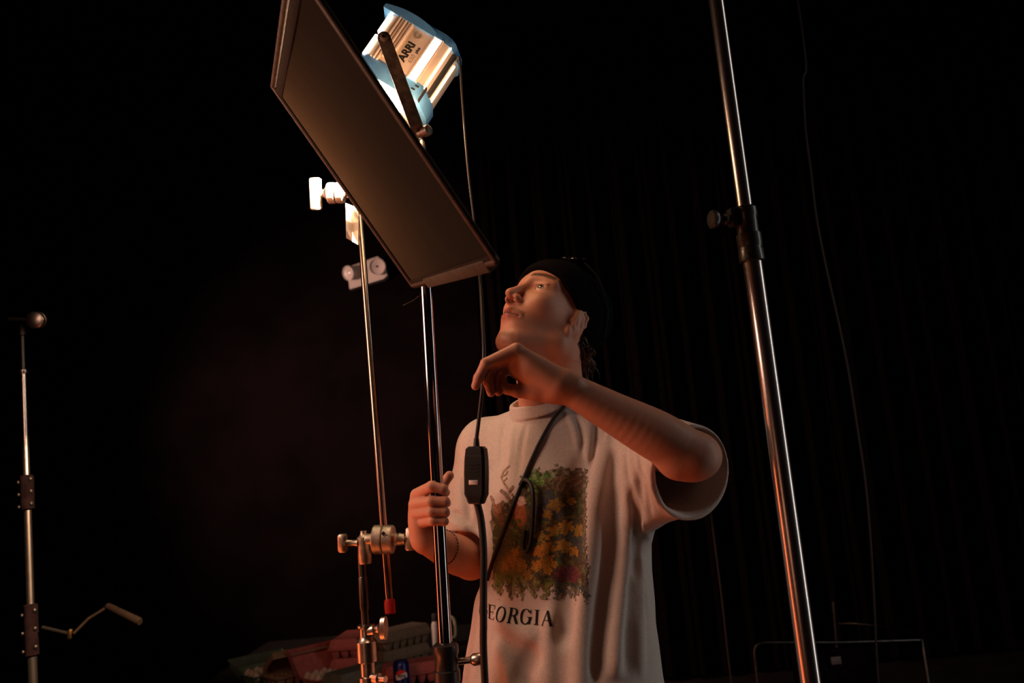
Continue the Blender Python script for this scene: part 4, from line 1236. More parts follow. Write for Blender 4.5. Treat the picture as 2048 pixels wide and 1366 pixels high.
# sewn hems round the rods
hem = [((0.020, 0.0), (0.020, fw_), 0.0), ((fh - 0.016, 0.0), (fh - 0.016, fw_), 0), ]
for (s0, t0), (s1, t1), _ in [((0.024, 0.010), (0.024, fw_ - 0.008), 0), ((fh - 0.008, 0.010), (fh - 0.008, fw_ - 0.008), 0), ((0.016, 0.011), (fh - 0.012, 0.011), 0), ((0.016, fw_ - 0.009), (fh - 0.012, fw_ - 0.009), 0)]:
    p, q = fp(s0, t0), fp(s1, t1); d = nrm(q - p); sd_ = np.cross(fn_, d)
    MB().box((p + q) / 2, (d, sd_, fn_), (np.linalg.norm(q - p) / 2, 0.0085, 0.0030), 0.0012).build('hem', M['flag_hem'], flag)
# pale tape along the lower short edge
p, q = fp(fh - 0.004, 0.13), fp(fh - 0.004, fw_ - 0.045); d = nrm(q - p)
MB().box((p + q) / 2, (d, fa, fn_), (np.linalg.norm(q - p) / 2, 0.0090, 0.0052), 0.001).build('tape', M['tape'], flag)
MB().cyl(fp(0.23, m_), P(692, 392, 1.82), 0.0048, seg=12).build('mounting_pin', M['arm_steel'], flag)
MB().tube(smooth_path([P(838, 592, 1.57), P(826, 601, 1.575), P(806, 611, 1.58)], 5), 0.0006, 5).build('loose_thread', M['tape'], flag)

# ------------------------------------------------------------------ the lit lamp
lc = P(817, 99, 1.62)
ls = nrm(A(0.10, -1.0, 0.0)); _a0 = nrm(np.cross(A(0, 0, 1), ls))


def img_dir(v):
    z = (lc - CAM) @ FWD; q = lc + v * 0.01
    f_ = lambda p: A(FPX * ((p - CAM) @ RGT) / ((p - CAM) @ FWD), -FPX * ((p - CAM) @ UPV) / ((p - CAM) @ FWD))
    d = f_(q) - f_(lc); return d / np.linalg.norm(d)


best = min(np.linspace(0, 2 * math.pi, 721), key=lambda t: -(img_dir(_a0 * math.cos(t) + A(0, 0, 1) * math.sin(t)) @ nrm(A(-58, 86))))
la = _a0 * math.cos(best) + A(0, 0, 1) * math.sin(best)            # optical axis, out of the lens
lt = np.cross(la, ls); lt = lt if img_dir(lt) @ A(-0.86, -0.5) > 0 else -lt
lamp = empty('film_lamp', P(835, 268, 1.60))
tag(lamp, 'lit film lamp with blue castings tilted steeply down above the flag', 'lamp')
HL = 0.054                                                          # half length of the aluminium body along the axis
prof = [(0.084, 0.030), (0.082, -0.045), (0.070, -0.062), (0.030, -0.075), (-0.040, -0.075), (-0.070, -0.060), (-0.085, -0.030), (-0.085, 0.010),
        (-0.070, 0.058), (-0.064, 0.066), (-0.052, 0.070), (0.055, 0.070), (0.072, 0.058)]
Lp = lambda t, s, z: lc + lt * t + ls * (s - 0.070) + la * z
MB().loft([[Lp(t, s, z) for t, s in prof] for z in (-HL, HL)], True, True).build('housing', M['beige'], lamp)


def rib(t, s, w, d, z0, z1, m, name, parent=None):
    return MB().box(Lp(t, s, (z0 + z1) / 2), (lt, ls, la), (w, d, (z1 - z0) / 2), min(w, d) * 0.5).build(name, m, parent or lamp)


for k, t in enumerate((0.056, 0.049, 0.042, 0.035, 0.028, 0.021)):
    rib(t, 0.070 + 0.002 * (k % 2), 0.0022, 0.0040, -HL, HL - (0.012 if k > 2 else 0.0), M['beige'], 'cooling_fin')
rib(-0.030, 0.0712, 0.0022, 0.0030, -HL, HL, M['beige'], 'cooling_fin'); rib(-0.050, 0.0712, 0.0022, 0.0030, -HL, HL, M['beige'], 'cooling_fin')
rib(-0.040, 0.0705, 0.0082, 0.0012, -HL + 0.002, HL - 0.002, M['stripe_emit'], 'emissive_stripe')  # glowing strip put in as the broad highlight on the side
rib(-0.0690, 0.0625, 0.0016, 0.0022, -HL, HL, M['thin_stripe_emit'], 'emissive_stripe'); rib(-0.0845, 0.016, 0.0014, 0.0030, -HL + 0.01, HL + 0.01, M['thin_stripe_emit'], 'emissive_stripe')
rib(-0.078, 0.040, 0.0045, 0.0075, -HL, HL, M['ink'], 'vent_gap')
rib(0.0745, 0.056, 0.0034, 0.0050, -HL, -0.004, M['stripe_emit'], 'emissive_stripe'); rib(0.0745, 0.056, 0.0034, 0.0050, 0.002, HL, M['stripe_emit'], 'emissive_stripe')
# rear casting with its arched hood, front casting with slots
rc_p = [(t * 1.05, (s - 0.0) * 1.05) for t, s in prof]
mb = MB()
mb.loft([[Lp(t * k, 0.070 + (s - 0.070) * k2, z) for t, s in prof] for z, k, k2 in ((-HL - 0.016, 0.96, 0.96), (-HL - 0.014, 1.03, 1.02), (-HL + 0.002, 1.05, 1.03))], True, True)
mb.build('rear_casting', M['blue'], lamp)
arch = [(0.090, 0.0), (0.090, 0.008)] + [(0.088 - 0.116 * k / 12, 0.004 + 0.016 * math.sin(math.pi * (0.08 + 0.80 * k / 12)) ** 0.8) for k in range(13)] + [(-0.031, 0.0)]
mb = MB()
mb.loft([[Lp(t, s, -HL - z + 0.004) for t, z in arch] for s in (0.076, -0.06)], True, True)
mb.build('hood', M['blue'], lamp)
mb = MB()
mb.loft([[Lp(t * k, 0.070 + (s - 0.070) * k2, z) for t, s in prof] for z, k, k2 in ((HL - 0.004, 1.02, 1.02), (HL + 0.002, 1.08, 1.06), (HL + 0.030, 1.08, 1.06), (HL + 0.034, 1.0, 1.0))], True, True)
fcst = mb.build('front_casting', M['pale_blue'], lamp)
for k in range(3):
    for t in (-0.030, -0.058):
        pass
for q in range(3):
    MB().box(Lp(-0.058 + 0.004 * q, 0.0762, HL + 0.007 + 0.009 * q), (lt, ls, la), (0.0040, 0.0008, 0.0016)).build('slot', M['ink'], fcst, smooth=False)
MB().box(Lp(-0.076, 0.074, HL + 0.016), (lt, ls, la), (0.0012, 0.006, 0.016)).build('latch_seam', M['ink'], fcst, smooth=False)
# lens facing down the axis
MB().lathe(lc - ls * 0.070 + la * (HL + 0.034), la, [(0, 0.058), (0.006, 0.056), (0.014, 0.042), (0.018, 0.020), (0.019, 0.001)], 32).build('lens', M['lens'], lamp)
# yoke: flat bars from the two pivots down to the stand
pv = P(768, 76, 1.525)
yb = P(832, 250, 1.535)
yd = nrm(yb - pv)


def bar(p, q, n, w, th, m, name, root, e0=1.0):
    d = nrm(q - p); n = nrm(n - d * (n @ d)); sd_ = np.cross(n, d); L = np.linalg.norm(q - p)
    poly = [(w * math.sin(t), -w * math.cos(t) * e0) for t in np.linspace(-math.pi / 2, math.pi / 2, 9)]
    poly = [(x, y) for x, y in poly] + [(w, L)] + [(-w, L)]
    return MB().prism(poly, p - n * th / 2, sd_, d, n, th).build(name, m, root)


bar(pv, yb, ls, 0.0125, 0.005, M['yoke'], 'yoke_arm', lamp)
pv2 = pv - ls * 0.170; yb2 = yb - ls * 0.140
bar(pv2, yb2, ls, 0.0125, 0.005, M['yoke'], 'yoke_arm', lamp)
st = P(836, 262, 1.60)
MB().box((yb + yb2) / 2, (nrm(yb2 - yb), nrm(np.cross(nrm(yb2 - yb), yd)), yd), (np.linalg.norm(yb2 - yb) / 2 + 0.004, 0.0125, 0.003), 0.001).build('yoke_base', M['yoke'], lamp)
MB().lathe((yb + yb2) / 2 + yd * 0.002, nrm(st - ld * 0.05 - (yb + yb2) / 2), [(0, 0.010), (0.006, 0.014), (0.030, 0.014), (0.034, 0.011), (0.045, 0.010)], 20).build('stand_socket', M['steel'], lamp)
MB().lathe(pv + ls * 0.0025, ls, [(0, 0.0085), (0.003, 0.0085), (0.005, 0.0060), (0.0055, 0.0035), (0.003, 0.0030)], 18).build('pivot_bolt', M['yoke'], lamp)
bp = P(838, 268, 1.56)
MB().lathe(bp, nrm(A(0.8, -0.6, 0)), [(0, 0.007), (0.012, 0.007), (0.013, 0.0105), (0.026, 0.0105), (0.028, 0.006)], 16).build('socket_knob', M['yoke'], lamp)


def text_mesh(name, body, size, o, ax, ay, m, parent, bold=0.0, spacing=1.0):
    cu = bpy.data.curves.new(name, 'FONT'); cu.body = body; cu.size = size; cu.offset = bold; cu.space_character = spacing
    cu.align_x = 'CENTER'; cu.align_y = 'CENTER'; cu.extrude = 0.0
    ob = bpy.data.objects.new(name + '_tmp', cu); COL.objects.link(ob)
    bpy.context.view_layer.update()
    dg = bpy.context.evaluated_depsgraph_get()
    me = bpy.data.meshes.new_from_object(ob.evaluated_get(dg))
    vv = [np.array(v.co) for v in me.vertices]; ff = [tuple(p.vertices) for p in me.polygons]
    bpy.data.objects.remove(ob); bpy.data.curves.remove(cu); bpy.data.meshes.remove(me)
    b = MB(); b.add([o + ax * v[0] + ay * v[1] for v in vv], ff)
    return b.build(name, m, parent, smooth=False)


tdir = -la; tup = lt if np.linalg.det(np.stack([tdir, lt, ls])) > 0 else lt
text_mesh('lettering', 'ARRI', 0.0225, Lp(0.000, 0.0704, 0.006), tdir, lt, M['ink'], lamp, 0.0008, 0.95)
text_mesh('model_lettering', '650', 0.013, Lp(-0.0160, 0.0704, 0.014), tdir, lt, M['ink_faint'], lamp, 0.0)
text_mesh('model_lettering', 'plus', 0.009, Lp(-0.0165, 0.0704, -0.008), tdir, lt, M['ink'], lamp, 0.0003)
mk = Lp(0.001, 0.0704, -0.036)
for k in range(3):
    ring_ = [mk + (tdir * math.cos(t) + lt * math.sin(t)) * (0.0035 + 0.0022 * k) for t in np.linspace(0.3, 2 * math.pi - 0.4, 18)]
    MB().tube(ring_, 0.0005, 4).build('approval_mark', M['ink_faint'], lamp)
# the beam
sp_d = bpy.data.lights.new('lamp_beam', 'SPOT')
sp_d.energy = 1800.0; sp_d.color = (1.0, 0.62, 0.34); sp_d.spot_size = math.radians(27); sp_d.spot_blend = 0.3; sp_d.shadow_soft_size = 0.04
sp_o = bpy.data.objects.new('lamp_beam', sp_d); COL.objects.link(sp_o)
sp_o.location = tuple(lc - ls * 0.070 + la * (HL + 0.062))
sp_o.rotation_euler = (Vector(h0 - GX * 0.02) - sp_o.location).to_track_quat('-Z', 'Y').to_euler()

# added point light outside the housing, warming the stands, hand and side panel
pl_d = bpy.data.lights.new('added_lamp_fill', 'POINT')
pl_d.energy = 4.0; pl_d.color = (1.0, 0.52, 0.26); pl_d.shadow_soft_size = 0.09
pl_o = bpy.data.objects.new('added_lamp_fill', pl_d); COL.objects.link(pl_o)
pl_o.location = tuple(Lp(-0.10, 0.115, HL + 0.085))

# ------------------------------------------------------------------ power cord with in-line dimmer box
cord = empty('power_cord', P(950, 950, 1.455))
tag(cord, 'black power cord with an in-line switch box hanging before the t-shirt', 'cord')
up = [Lp(-0.084, 0.030, -HL + 0.004), P(919, 118, 1.63), P(924, 190, 1.625), P(930, 270, 1.61), P(937, 350, 1.60), P(946, 425, 1.58), P(955, 500, 1.55), P(961, 570, 1.52), P(965, 640, 1.475), P(968, 700, 1.445), P(966, 760, 1.440), P(960, 820, 1.445), P(953, 878, 1.452)]
MB().tube(smooth_path(up, 8), [0.0024] * 50 + [0.0034] * (len(smooth_path(up, 8)) - 50), 10).build('upper_cord', M['cable'], cord)
bx0, bx1 = P(953, 893, 1.455), P(953, 1008, 1.455)
bd = nrm(bx1 - bx0); bf = nrm(-FWD + RGT * -0.35); bf = nrm(bf - bd * (bf @ bd)); bs = np.cross(bf, bd)
bl = np.linalg.norm(bx1 - bx0)
hw = [(0.0, 0.0125, 0.011), (0.004, 0.0165, 0.0125), (0.022, 0.0185, 0.0130), (0.045, 0.0190, 0.0135), (0.080, 0.0185, 0.0130), (bl - 0.010, 0.0160, 0.0115), (bl - 0.002, 0.0135, 0.0100), (bl, 0.0115, 0.0085)]
mb = MB(); rings = []
for z, w_, d_ in hw:
    c_ = 0.0042
    o8 = [(w_ - c_, -d_), (w_, -d_ + c_), (w_, d_ - c_), (w_ - c_, d_), (-w_ + c_, d_), (-w_, d_ - c_), (-w_, -d_ + c_), (-w_ + c_, -d_)]
    rings.append([bx0 + bd * z + bs * x + bf * y for x, y in o8])
mb.loft(rings, True, True)
box = mb.build('switch_box', M['black_plastic'], cord, angle=25)
MB().box(bx0 + bd * 0.060 + bf * 0.0136, (bs, bd, bf), (0.0085, 0.0038, 0.0010), 0.0008).build('rocker', M['white_plastic'], box)
for z in (0.030, 0.036, 0.042, 0.048):
    MB().box(bx0 + bd * z + bf * 0.0134, (bs, bd, bf), (0.0095, 0.0012, 0.0008)).build('grip_ridge', M['black_plastic'], box)
MB().box(bx0 + bd * 0.016 + bf * 0.0122, (bs, bd, bf), (0.0150, 0.0006, 0.0008)).build('seam', M['dark_steel'], box)
MB().box(bx0 + bd * 0.009 + bf * 0.0115, (bs, bd, bf), (0.0005, 0.008, 0.0010)).build('seam', M['dark_steel'], box)
MB().lathe(bx0 + bd * 0.004, -bd, [(0, 0.0060), (0.010, 0.0050), (0.018, 0.0042)], 12).build('strain_relief', M['rubber'], box)
dn = [bx1 - bd * 0.006, P(962, 1040, 1.455), P(967, 1100, 1.455), P(967, 1180, 1.458), P(967, 1240, 1.46), P(970, 1366, 1.47), A(-0.10, 1.47, 0.55), A(-0.11, 1.46, 0.20), A(-0.13, 1.40, 0.02), A(-0.25, 1.25, 0.009), A(-0.60, 1.15, 0.009)]
MB().tube(smooth_path(dn, 8), 0.0062, 12).build('lower_cord', M['rubber'], cord)

# ------------------------------------------------------------------ table with egg cartons behind the stand
TBZ = 0.46
tc_ = [G(430, 1420, TBZ), G(980, 1300, TBZ)]
tx0, tx1, ty0, ty1 = -1.55, -0.30, 3.40, 5.10
tab = empty('prop_table', ((tx0 + tx1) / 2, (ty0 + ty1) / 2, 0))
tag(tab, 'low dark table covered with egg cartons behind the grip stand', 'table')
MB().box(A((tx0 + tx1) / 2, (ty0 + ty1) / 2, TBZ - 0.015), (A(1, 0, 0), A(0, 1, 0), A(0, 0, 1)), ((tx1 - tx0) / 2, (ty1 - ty0) / 2, 0.015), 0.003).build('tabletop', M['table'], tab)
for x in (tx0 + 0.06, tx1 - 0.06):
    for y in (ty0 + 0.06, ty1 - 0.06):
        MB().cyl(A(x, y, 0), A(x, y, TBZ - 0.028), 0.018, 0.022, 14).build('leg', M['table'], tab)

PULP = dict(pink=mat('pink_pulp', (0.42, 0.115, 0.10), 0.9, var=0.12, scale=60, bump=0.3, bscale=500, spec=0.1),
            green=mat('green_pulp', (0.10, 0.13, 0.085), 0.9, var=0.12, scale=60, bump=0.3, bscale=500, spec=0.1),
            tan=mat('tan_pulp', (0.26, 0.155, 0.09), 0.9, var=0.12, scale=60, bump=0.3, bscale=500, spec=0.1),
            grey=mat('grey_pulp', (0.20, 0.155, 0.11), 0.9, var=0.12, scale=60, bump=0.3, bscale=500, spec=0.1),
            slate=mat('grey_green_pulp', (0.12, 0.125, 0.10), 0.9, var=0.12, scale=60, bump=0.3, bscale=500, spec=0.1))
CL, CW = 0.265, 0.135


def egg_mesh_pts(c, r=0.0205):
    return MB().lathe(c - A(0, 0, 0.026), (0, 0, 1), [(0.0, 0.001), (0.003, 0.010), (0.009, 0.0165), (0.018, 0.0205), (0.027, 0.0205), (0.038, 0.0175), (0.047, 0.012), (0.053, 0.006), (0.0555, 0.001)], 16)


def carton(pos, yaw, colour, label, open_deg=0, group='egg cartons on the low table', egg_label=None, egg_rows=2):
    """pos: centre of the near short end on the ground; the long side runs along yaw"""
    ux, uy, uz = A(math.cos(yaw), math.sin(yaw), 0), A(-math.sin(yaw), math.cos(yaw), 0), A(0, 0, 1)
    pos = np.asarray(pos, float)
    root = empty('egg_carton', pos)
    tag(root, label, 'carton', group)
    Q = lambda x, y, z: pos + ux * x + uy * y + uz * z
    mb = MB()
    nx, ny = 6, 3
    px_, py_ = (CL - 0.012) / nx, (CW - 0.010) / ny
    for i in range(nx):
        for j in range(ny):
            cx, cy = 0.006 + px_ * (i + 0.5), -CW / 2 + 0.005 + py_ * (j + 0.5)
            rings = []
            for z, k in ((0.0, 0.50), (0.006, 0.70), (0.030, 0.98), (0.040, 1.02)):
                rings.append([Q(cx + px_ * 0.5 * k * math.copysign(abs(math.cos(t)) ** 0.6, math.cos(t)), cy + py_ * 0.5 * k * math.copysign(abs(math.sin(t)) ** 0.6, math.sin(t)), z) for t in np.linspace(0, 2 * math.pi, 10, endpoint=False)])
            mb.loft(rings, True, False)
    # rim: a raised flange round the cups
    for a, b in (((0, -CW / 2), (CL, -CW / 2)), ((CL, -CW / 2), (CL, CW / 2)), ((CL, CW / 2), (0, CW / 2)), ((0, CW / 2), (0, -CW / 2))):
        c = Q((a[0] + b[0]) / 2, (a[1] + b[1]) / 2, 0.040)
        dx, dy = abs(a[0] - b[0]) / 2 + 0.004, abs(a[1] - b[1]) / 2 + 0.004
        mb.box(c, (ux, uy, uz), (dx, dy, 0.0025), 0.001)
    for i in range(1, nx):
        for j in range(1, ny):
            mb.lathe(Q(0.006 + px_ * i, -CW / 2 + 0.005 + py_ * j, 0.020), (0, 0, 1), [(0, 0.010), (0.018, 0.008), (0.026, 0.004), (0.028, 0.001)], 8)
    mb.build('tray', PULP[colour], root)
    # lid: a tapered shallow box, turned about the far long edge when open
    lw = []
    ang = math.radians(open_deg)

    def LQ(x, y, z):
        yy, zz = y - CW / 2, z - 0.043
        y2 = CW / 2 + yy * math.cos(ang) + zz * math.sin(ang); z2 = 0.043 - yy * math.sin(ang) + zz * math.cos(ang)
        return Q(x, y2, z2)
    out = lambda m, z: [LQ(m, -CW / 2 + m, z), LQ(CL - m, -CW / 2 + m, z), LQ(CL - m, CW / 2 - m, z), LQ(m, CW / 2 - m, z)]
    mb = MB()
    mb.loft([out(-0.003, 0.043), out(-0.003, 0.048), out(0.001, 0.049), out(0.010, 0.080), out(0.014, 0.083)], False, True)
    mb.loft([out(-0.001, 0.0435), out(0.003, 0.0485), out(0.012, 0.078)], False, True)
    mb.build('lid', PULP[colour], root, angle=30)
    if egg_label:
        for i in range(egg_rows):
            for j in range(ny):
                c = Q(0.006 + px_ * (i + 0.5), -CW / 2 + 0.005 + py_ * (j + 0.5), 0.036)
                e = egg_mesh_pts(c).build('egg', M['egg'])
                tag(e, egg_label + ', %s of the %s row' % (('right one', 'middle one', 'left one')[j], ('front', 'second', 'third')[i]), 'egg', 'eggs in the open cartons')
    return root


dg = math.radians
g = lambda x, y: G(x, y, TBZ)
# open cartons on the left
carton(g(494, 1372), dg(42), 'green', 'dark green egg carton with open lid, leftmost on the table', 158, egg_label='white egg lying in the open green carton', egg_rows=3)
carton(g(540, 1376), dg(42), 'tan', 'tan egg carton with lid ajar beside the green carton', 35)
carton(g(616, 1380), dg(46), 'pink', 'open pink egg carton holding pale eggs beside the tan carton', 128, egg_label='pale egg lying in the open pink carton', egg_rows=3)
pk = g(690, 1358)
carton(pk, dg(86), 'pink', 'closed pink egg carton, lower one of the pink stack')
carton(pk + A(0, 0.0, 0.083), dg(86), 'pink', 'closed pink egg carton, upper one of the pink stack')
carton(g(664, 1392), dg(48), 'slate', 'closed grey-green egg carton in front of the pink stack')
gk = g(752, 1342)
carton(gk, dg(44), 'grey', 'closed grey egg carton at the bottom of the grey stack')
carton(gk + A(0.01, 0.01, 0.083), dg(46), 'grey', 'closed grey egg carton at the top of the grey stack')
carton(g(766, 1373), dg(20), 'pink', 'pink egg carton partly hidden behind the stand and next to the can')

# drink can
cc = g(805, 1383)
can = empty('drink_can', cc)
tag(can, 'blue drink can with a red and white round logo on the table', 'can')
z0 = A(0, 0, 0.0)
MB().lathe(cc, (0, 0, 1), [(0, 0.024), (0.003, 0.026), (0.010, 0.0328), (0.104, 0.0328), (0.114, 0.0290), (0.1165, 0.0270), (0.118, 0.0275), (0.120, 0.0265)], 40).build('body', M['can_blue'], can)
MB().lathe(cc + A(0, 0, 0.1165), (0, 0, 1), [(0, 0.0262), (0.001, 0.0262), (0.0012, 0.001)], 30).build('lid', M['chrome'], can)
MB().lathe(cc + A(0, 0, 0.1178), (0, 0, 1), [(0, 0.008), (0.001, 0.008)], 16).build('pull_tab', M['chrome'], can)
vd = nrm(A(CAM[0] - cc[0], CAM[1] - cc[1], 0)); va = nrm(np.cross(A(0, 0, 1), vd))


def wrap(o_t, x, z, r=0.0331):
    t = x / r
    return o_t + (vd * math.cos(t) + va * math.sin(t)) * r + A(0, 0, z)


def wrapped(name, m, test, r=0.0331, half=0.026, zlo=0.03, zhi=0.092, step=0.001, parent=None):
    xs = np.arange(-half, half + 1e-9, step); zs = np.arange(zlo, zhi + 1e-9, step)
    X, Z = np.meshgrid(xs, zs, indexing='ij'); msk = test(X, Z)
    Vv = np.array([wrap(cc, x, z, r) for x, z in zip(X.ravel(), Z.ravel())])
    I = np.arange(X.size).reshape(X.shape)
    q = np.stack([I[:-1, :-1], I[1:, :-1], I[1:, 1:], I[:-1, 1:]], -1).reshape(-1, 4)
    q = q[msk.ravel()[q].mean(1) > 0.5]
    us = np.unique(q); re_ = np.full(X.size, -1); re_[us] = np.arange(len(us))
    return arr_mesh(name, Vv[us], re_[q], m, parent)


LZ = 0.064
wave = lambda X: 0.0045 * np.sin(X / 0.026 * 2.4)
disc = lambda X, Z: np.hypot(X, Z - LZ) < 0.0255
wrapped('logo_ring', M['ink'], lambda X, Z: np.hypot(X, Z - LZ) < 0.0275, 0.03295, half=0.029, parent=can)
wrapped('logo_red', M['can_red'], lambda X, Z: disc(X, Z) & (Z - LZ > 0.0085 + wave(X)), parent=can)
wrapped('logo_white', M['can_white'], lambda X, Z: disc(X, Z) & (np.abs(Z - LZ - wave(X) * 0.7) < 0.0100), parent=can)
wrapped('logo_blue', M['can_blue'], lambda X, Z: disc(X, Z) & (Z - LZ < -0.0085 + wave(X)), parent=can)
tm = text_mesh('lettering', 'PEPSI', 0.0165, A(0, 0, 0), A(1, 0, 0), A(0, 0, 1), M['ink'], can, 0.0006, 0.95)
for v in tm.data.vertices:
    q = np.array(v.co) + cc
    p = wrap(cc, q[0], LZ + q[2] - 0.0, 0.0335)
    v.co = Vector(p - cc)

# squeeze bottle and a pale jug behind the lamp stand
b0 = g(873, 1292)
bt = empty('glue_bottle', b0)
tag(bt, 'slim pale bottle with grey cap behind the lamp stand', 'bottle')
MB().lathe(b0, (0, 0, 1), [(0, 0.016), (0.003, 0.019), (0.105, 0.019), (0.118, 0.014), (0.122, 0.012)], 22).build('body', M['white_plastic'], bt)
MB().lathe(b0 + A(0, 0, 0.122), (0, 0, 1), [(0, 0.014), (0.002, 0.015), (0.034, 0.014), (0.038, 0.010)], 22).build('cap', M['dark_plastic'], bt)
j0_ = g(893, 1293)
jg = empty('plastic_jug', j0_)
tag(jg, 'small plastic jug with pale handle behind the lamp stand', 'jug')
MB().lathe(j0_, (0, 0, 1), [(0, 0.020), (0.003, 0.024), (0.12, 0.024), (0.135, 0.016), (0.150, 0.012)], 22).build('body', M['dark_plastic'], jg)
hx = RGT - A(0, 0, RGT[2]); hx = nrm(hx)
MB().tube(smooth_path([j0_ + hx * 0.020 + A(0, 0, 0.135), j0_ + hx * 0.036 + A(0, 0, 0.140), j0_ + hx * 0.048 + A(0, 0, 0.122), j0_ + hx * 0.050 + A(0, 0, 0.080), j0_ + hx * 0.046 + A(0, 0, 0.048), j0_ + hx * 0.030 + A(0, 0, 0.042), j0_ + hx * 0.020 + A(0, 0, 0.046)], 5), 0.0078, 10).build('handle', M['cream'], jg)

# ------------------------------------------------------------------ emergency light on the back wall
ew = 5.49
e0 = P(735, 548, ew)
em = empty('emergency_light', e0 - A(0, 0, 0.1))
tag(em, 'white twin-head emergency light mounted high on the back wall', 'light')
ex = nrm(P(778, 545, ew) - P(694, 566, ew)); ex = nrm(A(ex[0], 0, ex[2])); ez = A(-ex[2], 0, ex[0]); ey = A(0, -1, 0)
def epx(x, y): return P(x, y, ew)
w2, h2 = 0.130, 0.085
poly = [(-w2, -h2), (w2 - 0.03, -h2 + 0.012), (w2, -h2 + 0.030), (w2, h2 - 0.045), (w2 - 0.035, h2), (-w2 + 0.05, h2 - 0.02), (-w2 + 0.01, h2 - 0.055)]
MB().prism(poly, e0 - ey * 0.008, ex, ez, ey, 0.060).build('case', M['white_plastic'], em)
for x, y, r_, tilt in ((697, 546, 0.048, (-0.55, -0.8, -0.25)), (754, 533, 0.056, (0.10, -0.95, -0.30))):
    c = P(x, y, ew - 0.095); d = nrm(A(*tilt))
    hd = MB().lathe(c - d * 0.06, d, [(0, 0.020), (0.012, r_ * 0.75), (0.050, r_), (0.066, r_), (0.068, r_ * 0.9), (0.060, r_ * 0.86), (0.052, 0.012), (0.050, 0.001)], 30).build('head', M['white_plastic'], em)
    MB().lathe(c - d * 0.008, d, [(0, 0.008), (0.004, 0.007), (0.006, 0.001)], 14).build('bulb', M['chrome'], hd)

# ------------------------------------------------------------------ dim stand on the far left
Y3 = 2.6
q0, q1 = P(64, 1320, Y3), P(44, 655, Y3)
qd = nrm(q1 - q0)
qf = line_at_z(q0, q1, 0.0)
lsd = empty('light_stand', (qf[0], qf[1], 0))
tag(lsd, 'dim grip stand with a round clamping head at the far left', 'stand')
yy = lambda y: P(np.interp(y, [655, 1320], [44, 64]), y, Y3)
MB().cyl(yy(745), yy(655), 0.0078, seg=16).build('top_pin', M['dark_steel'], lsd)
MB().lathe(yy(748), qd, [(0, 0.012), (0.004, 0.014), (0.012, 0.014), (0.014, 0.009)], 18).build('ring', M['steel'], lsd)
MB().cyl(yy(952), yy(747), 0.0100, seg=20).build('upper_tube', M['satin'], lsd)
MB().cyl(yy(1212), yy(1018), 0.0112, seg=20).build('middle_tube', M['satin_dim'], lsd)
for ya, yb_ in ((1020, 950), (1312, 1208)):
    c = MB().lathe(yy(ya), qd, [(0, 0.013), (0.003, 0.020), (np.linalg.norm(yy(yb_) - yy(ya)) - 0.003, 0.020), (np.linalg.norm(yy(yb_) - yy(ya)), 0.013)], 22).build('collar', M['drape'], lsd)  # near-black drape material keeps the collars dark in the lamp beam
    for f_ in (0.15, 0.5, 0.85):
        for sx in (-1, 1):
            p = lerp(yy(ya), yy(yb_), f_ + 0.05 * sx)
            dd = nrm(RGT * sx * 0.85 - FWD * 0.5)
            MB().lathe(p + dd * 0.018, dd, [(0, 0.006), (0.006, 0.006), (0.008, 0.004), (0.0085, 0.001)], 12).build('bolt', M['steel_dimmed'], c)
MB().cyl(A(qf[0], qf[1], 0.12), yy(1305), 0.0135, seg=20).build('lower_tube', M['steel_dimmed'], lsd)
hc = P(72, 640, Y3 - 0.01)
MB().lathe(hc - A(0, 0.0, 0) + FWD * 0.016, -FWD + RGT * 0.12, [(0, 0.024), (0.002, 0.0265), (0.014, 0.0265), (0.015, 0.022), (0.018, 0.022), (0.019, 0.0265), (0.032, 0.0265), (0.034, 0.024)], 28).build('head_disc', M['steel'], lsd)
MB().cyl(P(18, 637, Y3), P(60, 638, Y3), 0.0062, seg=14).build('head_stem', M['steel'], lsd)
MB().lathe(yy(672), qd, [(0, 0.010), (0.003, 0.013), (0.030, 0.013), (0.034, 0.010)], 18).build('head_socket', M['dark_steel'], lsd)
hk = P(140, 1268, Y3 - 0.03)
MB().tube([P(85, 1255, Y3 - 0.01), hk], 0.0055, 10).build('clamp_screw', M['steel_dimmed'], lsd)
MB().box(hk, (nrm(UPV + RGT * 0.1), nrm(RGT), FWD), (0.014, 0.0055, 0.006), 0.002).build('clamp_handle', M['brass'], lsd)
stand_legs(lsd, qf, M['dark_steel'], 0.40, 0.17, rot=1.3)
# loose wooden stick propped on that stand
pa, pb = P(214, 1212, 2.62), P(280, 1244, 2.55)
hd_ = nrm(pb - pa)
st2 = MB().lathe(pa - hd_ * 0.0, hd_, [(0, 0.007), (0.004, 0.0105), (np.linalg.norm(pb - pa) - 0.006, 0.0120), (np.linalg.norm(pb - pa), 0.009)], 16)
st2.tube([pa + hd_ * 0.005, lerp(pa, hk, 0.5) + A(0, 0, 0.004), hk + A(0.01, 0, 0.0)], 0.0045, 10)
tag(st2.build('wooden_handle', M['wood']), 'faint wooden handle sticking out right of the far left stand', 'handle')

